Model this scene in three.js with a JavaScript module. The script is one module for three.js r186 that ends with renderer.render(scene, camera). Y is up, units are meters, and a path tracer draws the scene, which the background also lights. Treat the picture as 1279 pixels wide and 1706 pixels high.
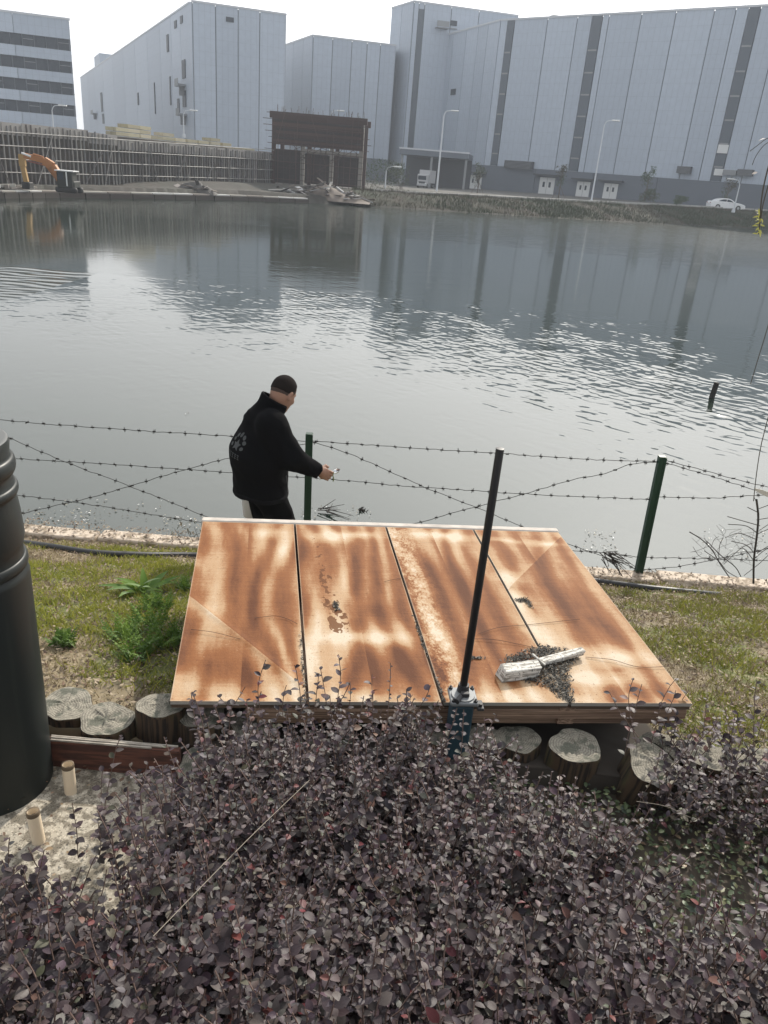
import * as THREE from 'three';
import { mergeGeometries, mergeVertices } from 'three/addons/utils/BufferGeometryUtils.js';
import { RoundedBoxGeometry } from 'three/addons/geometries/RoundedBoxGeometry.js';
import { DecalGeometry } from 'three/addons/geometries/DecalGeometry.js';

// ---------------------------------------------------------------- camera, sky, sun, exposure
const R = Math.PI / 180, V3 = THREE.Vector3;
const scene = new THREE.Scene();
const EYE = new V3(0, 3.2, 0);
const camera = new THREE.PerspectiveCamera(2 * Math.atan(853 / 1282) / R, 0.75, 0.05, 3000);
camera.position.copy(EYE);
camera.rotation.order = 'YXZ';
camera.rotation.set(-23.8 * R, 0, 4.8 * R);
camera.updateMatrixWorld(true);
scene.add(camera);

const SUN_AZ = 22 * R, SUN_EL = 35 * R;                 // to the right of straight ahead
const sunDir = new V3(Math.sin(SUN_AZ) * Math.cos(SUN_EL), Math.sin(SUN_EL), -Math.cos(SUN_AZ) * Math.cos(SUN_EL));
const sun = new THREE.DirectionalLight(new THREE.Color(1.0, 0.93, 0.82), 5.0);
sun.position.copy(sunDir).multiplyScalar(60);
sun.castShadow = true; sun.shadow.mapSize.set(4096, 4096); sun.shadow.radius = 2;
Object.assign(sun.shadow.camera, { left: -14, right: 14, top: 14, bottom: -14, near: 1, far: 220 });
scene.add(sun, sun.target);

{ // hazy late-afternoon sky: pale all round, brighter towards the veiled sun
  const W = 512, H = 256, d = new Float32Array(W * H * 4);
  for (let j = 0; j < H; j++) for (let i = 0; i < W; i++) {
    const el = ((j + 0.5) / H - 0.5) * Math.PI, az = ((i + 0.5) / W - 0.5) * 2 * Math.PI;
    const x = Math.cos(el) * Math.cos(az), y = Math.sin(el), z = Math.cos(el) * Math.sin(az);
    const c = THREE.MathUtils.clamp(x * sunDir.x + y * sunDir.y + z * sunDir.z, -1, 1), a = Math.acos(c);
    const e = Math.max(0, y);
    const base = 0.74 + 0.40 * Math.exp(-e * 5);
    const glow = 2.4 * Math.exp(-((a / 0.66) ** 1.5)) + 1.5 * Math.exp(-((a / 0.2) ** 2));
    const k = (j * W + i) * 4, b = 1 - 0.0 * e;
    d[k] = base * (0.97 - 0.06 * e) * b + glow * 1.0; d[k + 1] = base * (0.99 - 0.02 * e) + glow * 0.975; d[k + 2] = base * (1.02 + 0.05 * e) + glow * 0.93; d[k + 3] = 1;
  }
  const t = new THREE.DataTexture(d, W, H, THREE.RGBAFormat, THREE.FloatType);
  t.mapping = THREE.EquirectangularReflectionMapping; t.magFilter = t.minFilter = THREE.LinearFilter; t.wrapS = THREE.RepeatWrapping; t.needsUpdate = true;
  scene.background = t; scene.environment = t;
}
scene.fog = new THREE.FogExp2(new THREE.Color(0.86, 0.92, 1.0), 0.0009);

const renderer = new THREE.WebGLRenderer({ antialias: true });
renderer.toneMapping = THREE.LinearToneMapping;
renderer.toneMappingExposure = 0.95;
renderer.shadowMap.enabled = true; renderer.shadowMap.type = THREE.PCFSoftShadowMap;

// ---------------------------------------------------------------- helpers
let seed = 12345;
const rnd = () => { seed = (seed + 0x6D2B79F5) | 0; let t = Math.imul(seed ^ (seed >>> 15), 1 | seed); t = (t + Math.imul(t ^ (t >>> 7), 61 | t)) ^ t; return ((t ^ (t >>> 14)) >>> 0) / 4294967296; };
const rr = (a, b) => a + (b - a) * rnd();
const clamp = THREE.MathUtils.clamp, mix = THREE.MathUtils.lerp, sst = THREE.MathUtils.smoothstep;
const hash3 = (x, y, z) => { let h = Math.imul(x, 374761393) + Math.imul(y, 668265263) + Math.imul(z, 2147483647 - 1013904223); h = Math.imul(h ^ (h >>> 13), 1274126177); h = Math.imul(h ^ (h >>> 16), 2246822519); return ((h ^ (h >>> 15)) >>> 0) / 4294967296; };
function vn(x, y, z = 0) {
  const X = Math.floor(x), Y = Math.floor(y), Z = Math.floor(z); let fx = x - X, fy = y - Y, fz = z - Z;
  fx = fx * fx * (3 - 2 * fx); fy = fy * fy * (3 - 2 * fy); fz = fz * fz * (3 - 2 * fz);
  const l = (c) => mix(mix(hash3(X, Y, c), hash3(X + 1, Y, c), fx), mix(hash3(X, Y + 1, c), hash3(X + 1, Y + 1, c), fx), fy);
  return fz ? mix(l(Z), l(Z + 1), fz) : l(Z);
}
const fbm = (x, y, z = 0, o = 4) => { let s = 0, a = 0.5, t = 0; for (let i = 0; i < o; i++) { s += a * vn(x, y, z + i * 17); t += a; x *= 2.03; y *= 2.03; a *= 0.5; } return s / t; };

// a pixel of the photograph -> direction (X per metre ahead, height per metre ahead)
const _inv = new THREE.Matrix4();
function ray(px, py) {
  const v = new V3((px - 639.5) / 1282, -(py - 853) / 1282, -1).transformDirection(camera.matrixWorld);
  return v.divideScalar(-v.z);
}
const at = (px, py, D) => ray(px, py).multiplyScalar(D).add(EYE);
const onY = (px, py, h) => { const r = ray(px, py); return r.multiplyScalar((h - EYE.y) / r.y).add(EYE); };

const taken = {};
function numbered(n) { const k = taken[n] = (taken[n] ?? -1) + 1; return k ? `${n}_${String(k).padStart(3, '0')}` : n; }
function tag(o, label, category, group) { o.userData.label = label; o.userData.category = category; if (group) o.userData.group = group; return o; }
function thing(name, label, category, p = [0, 0, 0], turn = 0, group) {
  const o = new THREE.Group(); o.name = numbered(name); scene.add(o);
  o.position.set(...(p.isVector3 ? [p.x, p.y, p.z] : p)); o.rotation.y = turn;
  tag(o, label, category, group); o.updateMatrixWorld(true);
  return o;
}
function part(name, geo, mat, parent, pos, rot) {
  const m = new THREE.Mesh(Array.isArray(geo) ? mergeG(geo) : geo, mat); m.name = name; m.castShadow = m.receiveShadow = true;
  if (pos) m.position.set(...(pos.isVector3 ? [pos.x, pos.y, pos.z] : pos));
  if (rot) m.rotation.set(...rot);
  if (parent === scene) m.name = numbered(name);
  parent.add(m); return m;
}
function struct(name, geo, mat) { const m = part(name, geo, mat, scene); m.userData.kind = 'structure'; return m; }
function mergeG(list) {
  return mergeGeometries(list.map((g) => { g = g.index ? g.toNonIndexed() : g.clone(); for (const k of Object.keys(g.attributes)) if (!['position', 'normal', 'uv', 'color'].includes(k)) g.deleteAttribute(k); return g; }));
}
const M = new THREE.Matrix4();
const xf = (g, p = [0, 0, 0], r = [0, 0, 0], s = [1, 1, 1]) => g.applyMatrix4(new THREE.Matrix4().compose(new V3(...(p.isVector3 ? [p.x, p.y, p.z] : p)), new THREE.Quaternion().setFromEuler(new THREE.Euler(...r)), new V3(...s)));
const box = (w, h, d, p, r) => xf(new THREE.BoxGeometry(w, h, d), p, r);
const rbox = (w, h, d, rad, p, r, seg = 2) => xf(new RoundedBoxGeometry(w, h, d, seg, rad), p, r);
const cyl = (r0, r1, h, n = 12, p, r) => xf(new THREE.CylinderGeometry(r0, r1, h, n), p, r);
function bar(a, b, r0, r1 = r0, n = 6) {                 // tapered rod from a to b
  a = a.isVector3 ? a : new V3(...a); b = b.isVector3 ? b : new V3(...b);
  const g = new THREE.CylinderGeometry(r1, r0, a.distanceTo(b), n);
  g.applyQuaternion(new THREE.Quaternion().setFromUnitVectors(new V3(0, 1, 0), b.clone().sub(a).normalize()));
  const m = a.clone().add(b).multiplyScalar(0.5); return g.translate(m.x, m.y, m.z);
}
function beam(a, b, w, h) {                               // rectangular bar from a to b, h upright
  a = a.isVector3 ? a : new V3(...a); b = b.isVector3 ? b : new V3(...b);
  const g = new THREE.BoxGeometry(w, h, a.distanceTo(b)), o = new THREE.Object3D(); o.position.copy(a).add(b).multiplyScalar(0.5); o.lookAt(b); o.updateMatrix(); return g.applyMatrix4(o.matrix);
}
const tube = (pts, r, n = 5, seg) => new THREE.TubeGeometry(new THREE.CatmullRomCurve3(pts.map((p) => (p.isVector3 ? p : new V3(...p)))), seg ?? Math.max(4, pts.length * 4), r, n);
function tex(w, h, fn, { srgb = true, rep } = {}) {        // fn(u, v) -> [r, g, b] 0..1 (linear if srgb false)
  const d = new Uint8Array(w * h * 4);
  for (let j = 0; j < h; j++) for (let i = 0; i < w; i++) { const c = fn((i + 0.5) / w, (j + 0.5) / h), k = (j * w + i) * 4; for (let q = 0; q < 3; q++) d[k + q] = clamp((c.length ? c[q] : c) * 255, 0, 255); d[k + 3] = 255; }
  const t = new THREE.DataTexture(d, w, h); t.magFilter = THREE.LinearFilter; t.minFilter = THREE.LinearMipmapLinearFilter; t.generateMipmaps = true; t.wrapS = t.wrapT = THREE.RepeatWrapping;
  if (srgb) t.colorSpace = THREE.SRGBColorSpace; if (rep) t.repeat.set(...rep); t.needsUpdate = true; return t;
}
const lin = (r, g, b) => new THREE.Color().setRGB(r, g, b);
const mat = (color, roughness = 0.8, extra = {}) => new THREE.MeshStandardMaterial({ color: Array.isArray(color) ? lin(...color) : color, roughness, ...extra });
const mixc = (a, b, t) => a.map((v, i) => v + (b[i] - v) * t);
function planarUV(g, s = 1) {                              // uv in metres, by the strongest axis of each face
  g = g.index ? g.toNonIndexed() : g; const p = g.attributes.position, n = g.attributes.normal, uv = new Float32Array(p.count * 2);
  for (let i = 0; i < p.count; i++) { const ax = Math.abs(n.getX(i)), ay = Math.abs(n.getY(i)), az = Math.abs(n.getZ(i)); const [u, v] = ay >= ax && ay >= az ? [p.getX(i), p.getZ(i)] : ax >= az ? [p.getZ(i), p.getY(i)] : [p.getX(i), p.getY(i)]; uv[2 * i] = u * s; uv[2 * i + 1] = v * s; }
  g.setAttribute('uv', new THREE.BufferAttribute(uv, 2)); return g;
}
function gridMesh(x0, x1, nx, d0, d1, nd, f, color) {      // sheet over (X, D): f(X, D) -> height; color(X, D, y) -> linear rgb
  const P = new Float32Array((nx + 1) * (nd + 1) * 3), U = new Float32Array((nx + 1) * (nd + 1) * 2), C = color && new Float32Array(P.length), I = [];
  for (let j = 0; j <= nd; j++) for (let i = 0; i <= nx; i++) {
    const k = j * (nx + 1) + i, X = x0 + (x1 - x0) * i / nx, D = d0 + (d1 - d0) * j / nd, y = f(X, D);
    P.set([X, y, -D], 3 * k); U.set([X, D], 2 * k); if (C) C.set(color(X, D, y), 3 * k);
    if (i < nx && j < nd) I.push(k, k + 1, k + nx + 1, k + 1, k + nx + 2, k + nx + 1);
  }
  const g = new THREE.BufferGeometry(); g.setAttribute('position', new THREE.BufferAttribute(P, 3)); g.setAttribute('uv', new THREE.BufferAttribute(U, 2)); if (C) g.setAttribute('color', new THREE.BufferAttribute(C, 3));
  g.setIndex(I); g.computeVertexNormals(); return g;
}
function surfaceNets(f, lo, hi, cell) {                     // mesh of f = 0 (f < 0 inside)
  const n = [0, 1, 2].map((k) => Math.ceil((hi[k] - lo[k]) / cell) + 1), [nx, ny, nz] = n, F = new Float32Array(nx * ny * nz);
  for (let z = 0, q = 0; z < nz; z++) for (let y = 0; y < ny; y++) for (let x = 0; x < nx; x++) F[q++] = f(lo[0] + x * cell, lo[1] + y * cell, lo[2] + z * cell);
  const id = new Int32Array(nx * ny * nz).fill(-1), P = [], I = [], off = [0, 1, nx, nx + 1, nx * ny, nx * ny + 1, nx * ny + nx, nx * ny + nx + 1];
  const E = [[0, 1], [2, 3], [4, 5], [6, 7], [0, 2], [1, 3], [4, 6], [5, 7], [0, 4], [1, 5], [2, 6], [3, 7]];
  for (let z = 0; z < nz - 1; z++) for (let y = 0; y < ny - 1; y++) for (let x = 0; x < nx - 1; x++) {
    const q = x + nx * (y + ny * z); let m = 0; for (let c = 0; c < 8; c++) if (F[q + off[c]] < 0) m |= 1 << c;
    if (m === 0 || m === 255) continue;
    let s = 0, X = 0, Y = 0, Z = 0;
    for (const [a, b] of E) if (((m >> a) & 1) !== ((m >> b) & 1)) { const fa = F[q + off[a]], fb = F[q + off[b]], t = fa / (fa - fb); X += (a & 1) + t * ((b & 1) - (a & 1)); Y += ((a >> 1) & 1) + t * (((b >> 1) & 1) - ((a >> 1) & 1)); Z += (a >> 2) + t * ((b >> 2) - (a >> 2)); s++; }
    id[q] = P.length / 3; P.push(lo[0] + (x + X / s) * cell, lo[1] + (y + Y / s) * cell, lo[2] + (z + Z / s) * cell);
  }
  const st = [1, nx, nx * ny];
  for (let z = 1; z < nz - 1; z++) for (let y = 1; y < ny - 1; y++) for (let x = 1; x < nx - 1; x++) {
    const q = x + nx * (y + ny * z);
    for (let a = 0; a < 3; a++) { const s0 = F[q] < 0, s1 = F[q + st[a]] < 0; if (s0 === s1) continue; const u = st[(a + 1) % 3], v = st[(a + 2) % 3], A = id[q - u - v], B = id[q - v], C = id[q], D = id[q - u]; if (A < 0 || B < 0 || C < 0 || D < 0) continue; s0 ? I.push(A, B, C, A, C, D) : I.push(A, C, B, A, D, C); }
  }
  const g = new THREE.BufferGeometry(); g.setAttribute('position', new THREE.Float32BufferAttribute(P, 3)); g.setIndex(I); g.computeVertexNormals();
  g.setAttribute('uv', new THREE.Float32BufferAttribute(P.reduce((u, _, i) => { if (i % 3 === 0) u.push(P[i] + P[i + 2], P[i + 1]); return u; }, []), 2));
  return g;
}
function inPoly(P, x, y) { let c = false; for (let i = 0, j = P.length - 1; i < P.length; j = i++) { const [xi, yi] = P[i], [xj, yj] = P[j]; if ((yi > y) !== (yj > y) && x < (xj - xi) * (y - yi) / (yj - yi) + xi) c = !c; } return c; }

// ---------------------------------------------------------------- water
const SHORE = [[-90, 20], [-40, 36], [-25.5, 47], [-23.8, 53], [-19.5, 62], [-14.7, 71.4], [-9, 77], [-2.5, 81.4], [6, 84.5], [14, 88.6], [30, 99.4], [41, 108.5], [60, 116], [140, 122]];
{
  const dirs = []; let s0 = seed; seed = 77;
  for (let i = 0; i < 14; i++) { const L = 0.1 * Math.pow(1.24, i), a = rr(-0.95, 0.95) + 0.1; dirs.push([Math.sin(a) * 6.283 / L, Math.cos(a) * 6.283 / L, rr(0, 6.28), L]); }
  seed = s0;
  const amp = (X, D) => {                                    // how ruffled the lake is here
    const lat = X / D, mid = 13.5 + 2.5 * fbm(X * 0.15, D * 0.12, 3) + (lat > 0.12 ? 0.5 : 2.0);
    const band = Math.exp(-(((D - mid) / 4.6) ** 2)) * (0.55 + 0.75 * sst(lat, -0.1, 0.3));
    const gust = sst(fbm(X * 0.22, D * 0.1, 9), 0.42, 0.7);
    return 0.045 + 0.02 * fbm(X * .6, D * .5, 5) + band * (0.3 + 0.6 * gust) + 0.22 * sst(D, 17, 24) * (0.25 + gust);
  };
  const h = (minL) => (X, D) => {
    const A = amp(X, D) * (0.3 + 1.5 * sst(fbm(X * 2.6, D * 1.3, 61, 2), 0.25, 0.8)), wx = X + 0.5 * fbm(X * 1.7, D * 1.7, 21, 3), wd = D + 0.5 * fbm(X * 1.5, D * 1.9, 31, 3); let y = 0;
    for (const [kx, kd, p, L] of dirs) if (L > minL) y += Math.sin(kx * wx + kd * wd + p) * L * (L < 0.3 ? 1 : L < 0.6 ? 0.4 : 0.16);
    return y * 0.0056 * A;
  };
  const near = gridMesh(-8.5, 12.5, 480, 5.55, 22, 420, h(0.08)), mid = gridMesh(-27, 27, 480, 22, 44, 220, h(0.2));
  const wave = tex(512, 512, (u, v) => { let s = 0; for (let k = 1; k < 26; k++) { const kx = Math.round((hash3(k, 1, 0) - 0.5) * 14), ky = 3 + Math.round(hash3(k, 2, 0) * 26); s += Math.sin(6.283 * (kx * u + ky * v) + k * 2.1) / (1 + ky * 0.04); } return 0.5 + s / 26; }, { srgb: false, rep: [1 / 9, 1 / 9] });
  const wp = (o) => new THREE.MeshPhysicalMaterial({ color: lin(0.021, 0.031, 0.024), ior: 1.86, specularColor: lin(1.0, 0.985, 0.95), ...o }), wm = wp({ roughness: 0.06 }), mm = wp({ roughness: 0.085 }), fm = wp({ roughness: 0.12, bumpMap: wave, bumpScale: 0.03 });
  const flat = (a, b) => gridMesh(-300, 300, 60, a, b, 6, () => 0), far = mergeGeometries([flat(60, 125), gridMesh(-300, -27, 20, 5.55, 44, 8, () => 0), gridMesh(27, 300, 20, 22, 44, 8, () => 0), gridMesh(12.5, 300, 20, 5.55, 22, 8, () => 0), gridMesh(-27, -8.5, 8, 5.55, 22, 8, () => 0)]);
  const t1 = wp({ roughness: 0.1, bumpMap: wave, bumpScale: 0.012 }), t2 = wp({ roughness: 0.11, bumpMap: wave, bumpScale: 0.02 });
  struct('water', mergeGeometries([near, mid, flat(44, 52), flat(52, 60), far], true), [wm, mm, t1, t2, fm]);
}

// ---------------------------------------------------------------- far ground
const shoreD = (X) => { for (let i = 1; i < SHORE.length; i++) if (X <= SHORE[i][0]) { const [a, b] = [SHORE[i - 1], SHORE[i]]; return mix(a[1], b[1], clamp((X - a[0]) / (b[0] - a[0]), 0, 1)); } return SHORE.at(-1)[1]; };
const roadY = (X) => 1.25 + 0.018 * clamp(X, 0, 52);
function farY(X, D) {
  const d = D - shoreD(X), rise = X < -6 ? 0.75 * sst(d, -0.2, 0.5) + 0.5 * sst(d, 4, 8) : (roadY(X) + 0.05) * Math.pow(sst(d, -0.5, mix(5, 9, sst(X, -6, 20))), 0.8);
  return -0.35 + 0.3 * sst(d, -1.2, 0) + rise * 1.0 + (d > 0 && d < 9 ? 0.22 * (fbm(X * 0.5, D * 0.5, 4) - 0.5) : 0);
}
{
  const col = (X, D) => { const n = fbm(X * 0.12, D * 0.3, 2), m = fbm(X * 0.8, D * 0.8, 7), d = D - shoreD(X); let c = mixc([0.06, 0.06, 0.036], [0.042, 0.064, 0.03], sst(n, 0.4, 0.6)); c = mixc(c, [0.10, 0.082, 0.062], sst(m, 0.5, 0.75)); if (d < 0.8) c = mixc(c, [0.06, 0.05, 0.04], 0.7); if (d > 9 || X < -6) c = mixc(X < -6 ? [0.085, 0.078, 0.07] : [0.14, 0.13, 0.12], c, 0.25); return c; };
  const grain = tex(256, 256, (u, v) => 0.6 + 0.4 * hash3(u * 256 | 0, v * 256 | 0, 3));
  const g = mergeGeometries([gridMesh(-60, 80, 280, 28, 130, 204, farY, col), gridMesh(-600, 600, 60, 130, 900, 40, (X) => roadY(X) - 0.05, () => [0.13, 0.125, 0.11])]);
  struct('far_bank_terrain', g, mat(0xffffff, 0.95, { vertexColors: true, map: grain }));
  // the road along the far bank, with a pale kerb on the water side
  const rd = gridMesh(0, 1, 1, 0, 1, 1, () => 0); const P = [], K = [], I = [];
  const xs = Array.from({ length: 60 }, (_, i) => -4 + i * 1.6);
  const strip = (d0, d1, up) => { const p = [], ix = []; xs.forEach((X, i) => { const D = shoreD(X) + mix(6, 10, sst(X, -6, 20)); p.push(X, roadY(X) + up, -(D + d0), X, roadY(X) + up, -(D + d1)); if (i) ix.push(2 * i - 2, 2 * i, 2 * i - 1, 2 * i, 2 * i + 1, 2 * i - 1); }); const g2 = new THREE.BufferGeometry(); g2.setAttribute('position', new THREE.Float32BufferAttribute(p, 3)); g2.setAttribute('uv', new THREE.Float32BufferAttribute(p.filter((_, i) => i % 3 !== 1), 2)); g2.setIndex(ix); g2.computeVertexNormals(); return g2; };
  struct('road', strip(0.4, 8, 0.1), mat([0.16, 0.16, 0.165], 0.85));
  const kg = []; for (let i = 1; i < xs.length; i++) { const f = (X) => new V3(X, roadY(X) + 0.12, -(shoreD(X) + mix(6, 10, sst(X, -6, 20)) + 0.25)); kg.push(beam(f(xs[i - 1]), f(xs[i]), 0.3, 0.2)); }
  struct('kerb', kg, mat([0.42, 0.41, 0.39], 0.85));
  // rough grass and brush over the slope
  const blade = new THREE.BufferGeometry(); blade.setAttribute('position', new THREE.Float32BufferAttribute([-0.03, 0, 0, 0.03, 0, 0, 0.015, 0.5, 0.05, 0.0, 0, 0.03, 0.03, 0, -0.02, -0.05, 0.4, -0.03], 3)); blade.computeVertexNormals(); blade.setAttribute('uv', new THREE.Float32BufferAttribute(new Array(12).fill(0), 2));
  const N = 26000, im = new THREE.InstancedMesh(blade, mat(0xffffff, 0.9, { side: THREE.DoubleSide }), N), o = new THREE.Object3D(), c = new THREE.Color(); seed = 5;
  for (let i = 0; i < N; i++) {
    const X = rr(-6, 60), d = rr(0.1, 8), D = shoreD(X) + d, pch = fbm(X * 0.25, D * 0.6, 8);
    o.position.set(X, farY(X, D) - 0.03, -D); o.rotation.set(rr(-0.5, 0.5), rr(0, 6.28), rr(-0.5, 0.5)); o.scale.setScalar(rr(0.4, 1.1) * (0.35 + pch)); o.updateMatrix(); im.setMatrixAt(i, o.matrix);
    const m = mixc([0.062, 0.06, 0.033], pch > 0.5 ? [0.035, 0.06, 0.022] : [0.10, 0.078, 0.052], rnd()); im.setColorAt(i, c.setRGB(...m));
  }
  im.name = 'bank_grass'; im.userData.kind = 'stuff'; tag(im, 'rough grass and brush on the slope of the far bank', 'grass'); scene.add(im);
}

// ---------------------------------------------------------------- far buildings
// a wall frame from A to B (X, D): local x along it, z towards the lake
const toW = (P, y = 0) => new V3(P[0], y, -P[1]);
const wallTurn = (A, B) => Math.atan2(B[1] - A[1], B[0] - A[0]);
function wallHit(px, py, A, B) { const r = ray(px, py), dx = B[0] - A[0], dd = B[1] - A[1], L = Math.hypot(dx, dd); const D = (A[0] * dd - A[1] * dx) / (r.x * dd - dx); return { s: ((r.x * D - A[0]) * dx + (D - A[1]) * dd) / L, y: EYE.y + r.y * D }; }
const cladMap = (w, tint) => tex(128, 128, (u, v) => { const line = (u * 4) % 1 < 0.05 ? 0.93 : 1, hl = (v * 2) % 1 < 0.03 ? 0.95 : 1; const n = 0.97 + 0.05 * fbm(u * 8, v * 8, w) ; return tint.map((t) => t * line * hl * n); }, { rep: [1 / 4, 1 / 4] });
const CLAD = [[0.70, 0.74, 0.79], [0.715, 0.755, 0.805], [0.685, 0.725, 0.775]].map((t, i) => mat(0xffffff, 0.5, { map: cladMap(i, t), metalness: 0.0 }));
const JOINT = mat([0.16, 0.18, 0.21], 0.7), BANDM = mat([0.125, 0.145, 0.175], 0.7), STRIP = mat([0.10, 0.12, 0.145], 0.8), GLASSD = new THREE.MeshPhysicalMaterial({ color: lin(0.03, 0.04, 0.055), roughness: 0.5, specularIntensity: 0.5 }), WHITE = mat([0.72, 0.73, 0.72], 0.5), GREYM = mat([0.25, 0.26, 0.27], 0.6), DARKM = mat([0.05, 0.055, 0.065], 0.7), FLASH = mat([0.55, 0.57, 0.6], 0.5);
function prism(pts, y0, y1, base) { const s = new THREE.Shape(pts.map(([x, d]) => new THREE.Vector2(x - base.x, d + base.z))); const g = new THREE.ExtrudeGeometry(s, { depth: y1 - y0, bevelEnabled: false }); g.rotateX(-Math.PI / 2); return g.translate(0, y0 - base.y, 0); }
function cladding(t, A, B, y0, y1, cuts, name = 'wall_panel') {      // separate panels proud of the core, gaps between
  const L = Math.hypot(B[0] - A[0], B[1] - A[1]), turn = wallTurn(A, B), all = [0, ...cuts.filter((c) => c > 0.5 && c < L - 0.5).sort((a, b) => a - b), L];
  for (let i = 1; i < all.length; i++) {
    const w = all[i] - all[i - 1] - 0.16; if (w < 0.2) continue;
    const g = planarUV(box(w, y1 - y0, 0.16, [all[i - 1] + 0.08 + w / 2, (y0 + y1) / 2, 0.08]));
    part(name, g, CLAD[i % 3], t, toW(A).sub(t.position).setY(-t.position.y), [0, turn, 0]);
  }
}
function onWall(t, name, A, B, s, y, w, h, depth, m, zoff = 0.17) { const o = part(name, planarUV(box(w, h, depth, [0, 0, depth / 2])), m, t, toW(A).sub(t.position).setY(-t.position.y).add(new V3(Math.cos(wallTurn(A, B)) * s + Math.sin(wallTurn(A, B)) * zoff, y, -Math.sin(wallTurn(A, B)) * s + Math.cos(wallTurn(A, B)) * zoff)), [0, wallTurn(A, B), 0]); return o; }
// rectangle given by two pixel corners on wall A-B
function pxRect(t, name, A, B, x0, y0, x1, y1, m, depth = 0.1, zoff = 0.17) { const a = wallHit(x0, y0, A, B), b = wallHit(x1, y1, A, B), c = wallHit((x0 + x1) / 2, (y0 + y1) / 2, A, B); return onWall(t, name, A, B, c.s, (a.y + b.y) / 2, Math.abs(b.s - a.s), Math.abs(a.y - b.y), depth, m, zoff); }

{ // the long pale hall on the right
  const A = [14, 167], Bp = [51, 138], k = 1.75, B = [A[0] + (Bp[0] - A[0]) * k, A[1] + (Bp[1] - A[1]) * k], E0 = [1.4, 196], top = 30.2, bandTop = 5.85, y0 = 0.6;
  const t = thing('factory_hall', 'long pale blue-grey factory hall with dark vertical strips and dark base, at right', 'factory', toW(A, y0));
  part('core', prism([A, B, [B[0] + 40, B[1] + 60], [40, 230], E0], y0, top - 0.25, t.position), JOINT, t);
  const S = (px) => wallHit(px, 272, A, B).s;
  const strips = [[818, 829], [949, 965], [1190, 1208]].map(([a, b]) => [S(a), S(b)]);
  const seams = [880, 926, 975, 1025, 1078, 1137, 1170, 1242].map(S), last = S(1242); for (let s = last + 8; s < 82; s += 8) seams.push(s);
  cladding(t, A, B, bandTop, top, [...seams, ...strips.flat()]);
  for (const [a, b] of strips) {                              // tall dark glazed strips
    const st = onWall(t, 'strip', A, B, (a + b) / 2, (bandTop + top) / 2, b - a - 0.1, top - bandTop - 0.1, 0.22, STRIP, 0.02);
    for (let y = -10; y <= 10; y += 3.4) part('crossbar', box(b - a - 0.3, 0.25, 0.08, [0, y, 0.24]), GREYM, st);
  }
  const f = cladding; f(t, E0, A, bandTop, top, [6, 12, 18, 23, 27]);
  const L = Math.hypot(B[0] - A[0], B[1] - A[1]);
  for (let s = 0, i = 0; s < L; s += 11.9, i++) onWall(t, 'base_panel', A, B, s + 5.9, (bandTop + y0) / 2, 11.8, bandTop - y0, 0.35, BANDM, 0.0);
  onWall(t, 'base_panel', E0, A, 16, (bandTop + y0) / 2, 31.5, bandTop - y0, 0.35, BANDM, 0.0);
  onWall(t, 'coping', A, B, L / 2, top + 0.1, L, 0.3, 0.4, FLASH, -0.15); onWall(t, 'coping', E0, A, 15.8, top + 0.1, 31.5, 0.3, 0.4, FLASH, -0.15);
  // pale inserts low in the strips, louvres above the base, doors
  pxRect(t, 'window', A, B, 1198, 241, 1212, 256, WHITE, 0.1, 0.25); pxRect(t, 'window', A, B, 1192, 281, 1205, 293, WHITE, 0.1, 0.25);
 
  for (const [x0, ya, x1, yb] of [[845, 267, 889, 283], [1132, 277, 1152, 290], [1232, 282, 1255, 294]]) {
    const lv = pxRect(t, 'louvre', A, B, x0, ya, x1, yb, DARKM, 0.9, 0.1); const bb = new THREE.Box3().setFromBufferAttribute(lv.geometry.attributes.position), w = bb.max.x - bb.min.x, hh = bb.max.y - bb.min.y;
    part('slats', Array.from({ length: 6 }, (_, i) => box(w * 0.94, 0.06, 0.08, [0, -hh / 2 + (i + 0.5) * hh / 6, 0.92])), GREYM, lv);
  }
  for (const [x0, ya, x1, yb] of [[902, 295, 922, 328], [964, 302, 981, 330], [1009, 305, 1027, 333], [767, 288, 778, 317], [785, 291, 802, 318]]) {
    const isL = x1 < 805; const [P, Q] = isL ? [E0, A] : [A, B];
    const d = pxRect(t, 'door', A, B, x0, ya, x1, yb, WHITE, 0.12, 0.36); const bb = new THREE.Box3().setFromBufferAttribute(d.geometry.attributes.position), w = bb.max.x - bb.min.x, hh = bb.max.y - bb.min.y;
    for (const q of [-1, 1]) part('door_window', box(w * 0.14, hh * 0.28, 0.05, [q * w * 0.2, hh * 0.12, 0.13]), GLASSD, d);
    part('door_joint', box(0.05, hh, 0.02, [0, 0, 0.125]), GREYM, d);
    part('door_hood', box(w * 1.7, 0.25, 1.1, [0, hh / 2 + 0.4, 0.5]), DARKM, d);
  }
  pxRect(t, 'window', E0, A, 753, 149, 760, 158, GLASSD, 0.1, 0.2); 
  const fan = part('roof_vent', [cyl(1, 1, 1.4, 14), cyl(1.2, 1.2, 0.3, 14, [0, 0.8, 0])], GREYM, t, toW([24, 168], top - y0 + 0.8).sub(t.position).setY(top - y0 + 0.6));
  pxRect(t, 'pipework', A, B, 1208, 283, 1228, 293, GREYM, 0.6, 0.4);
}
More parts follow.
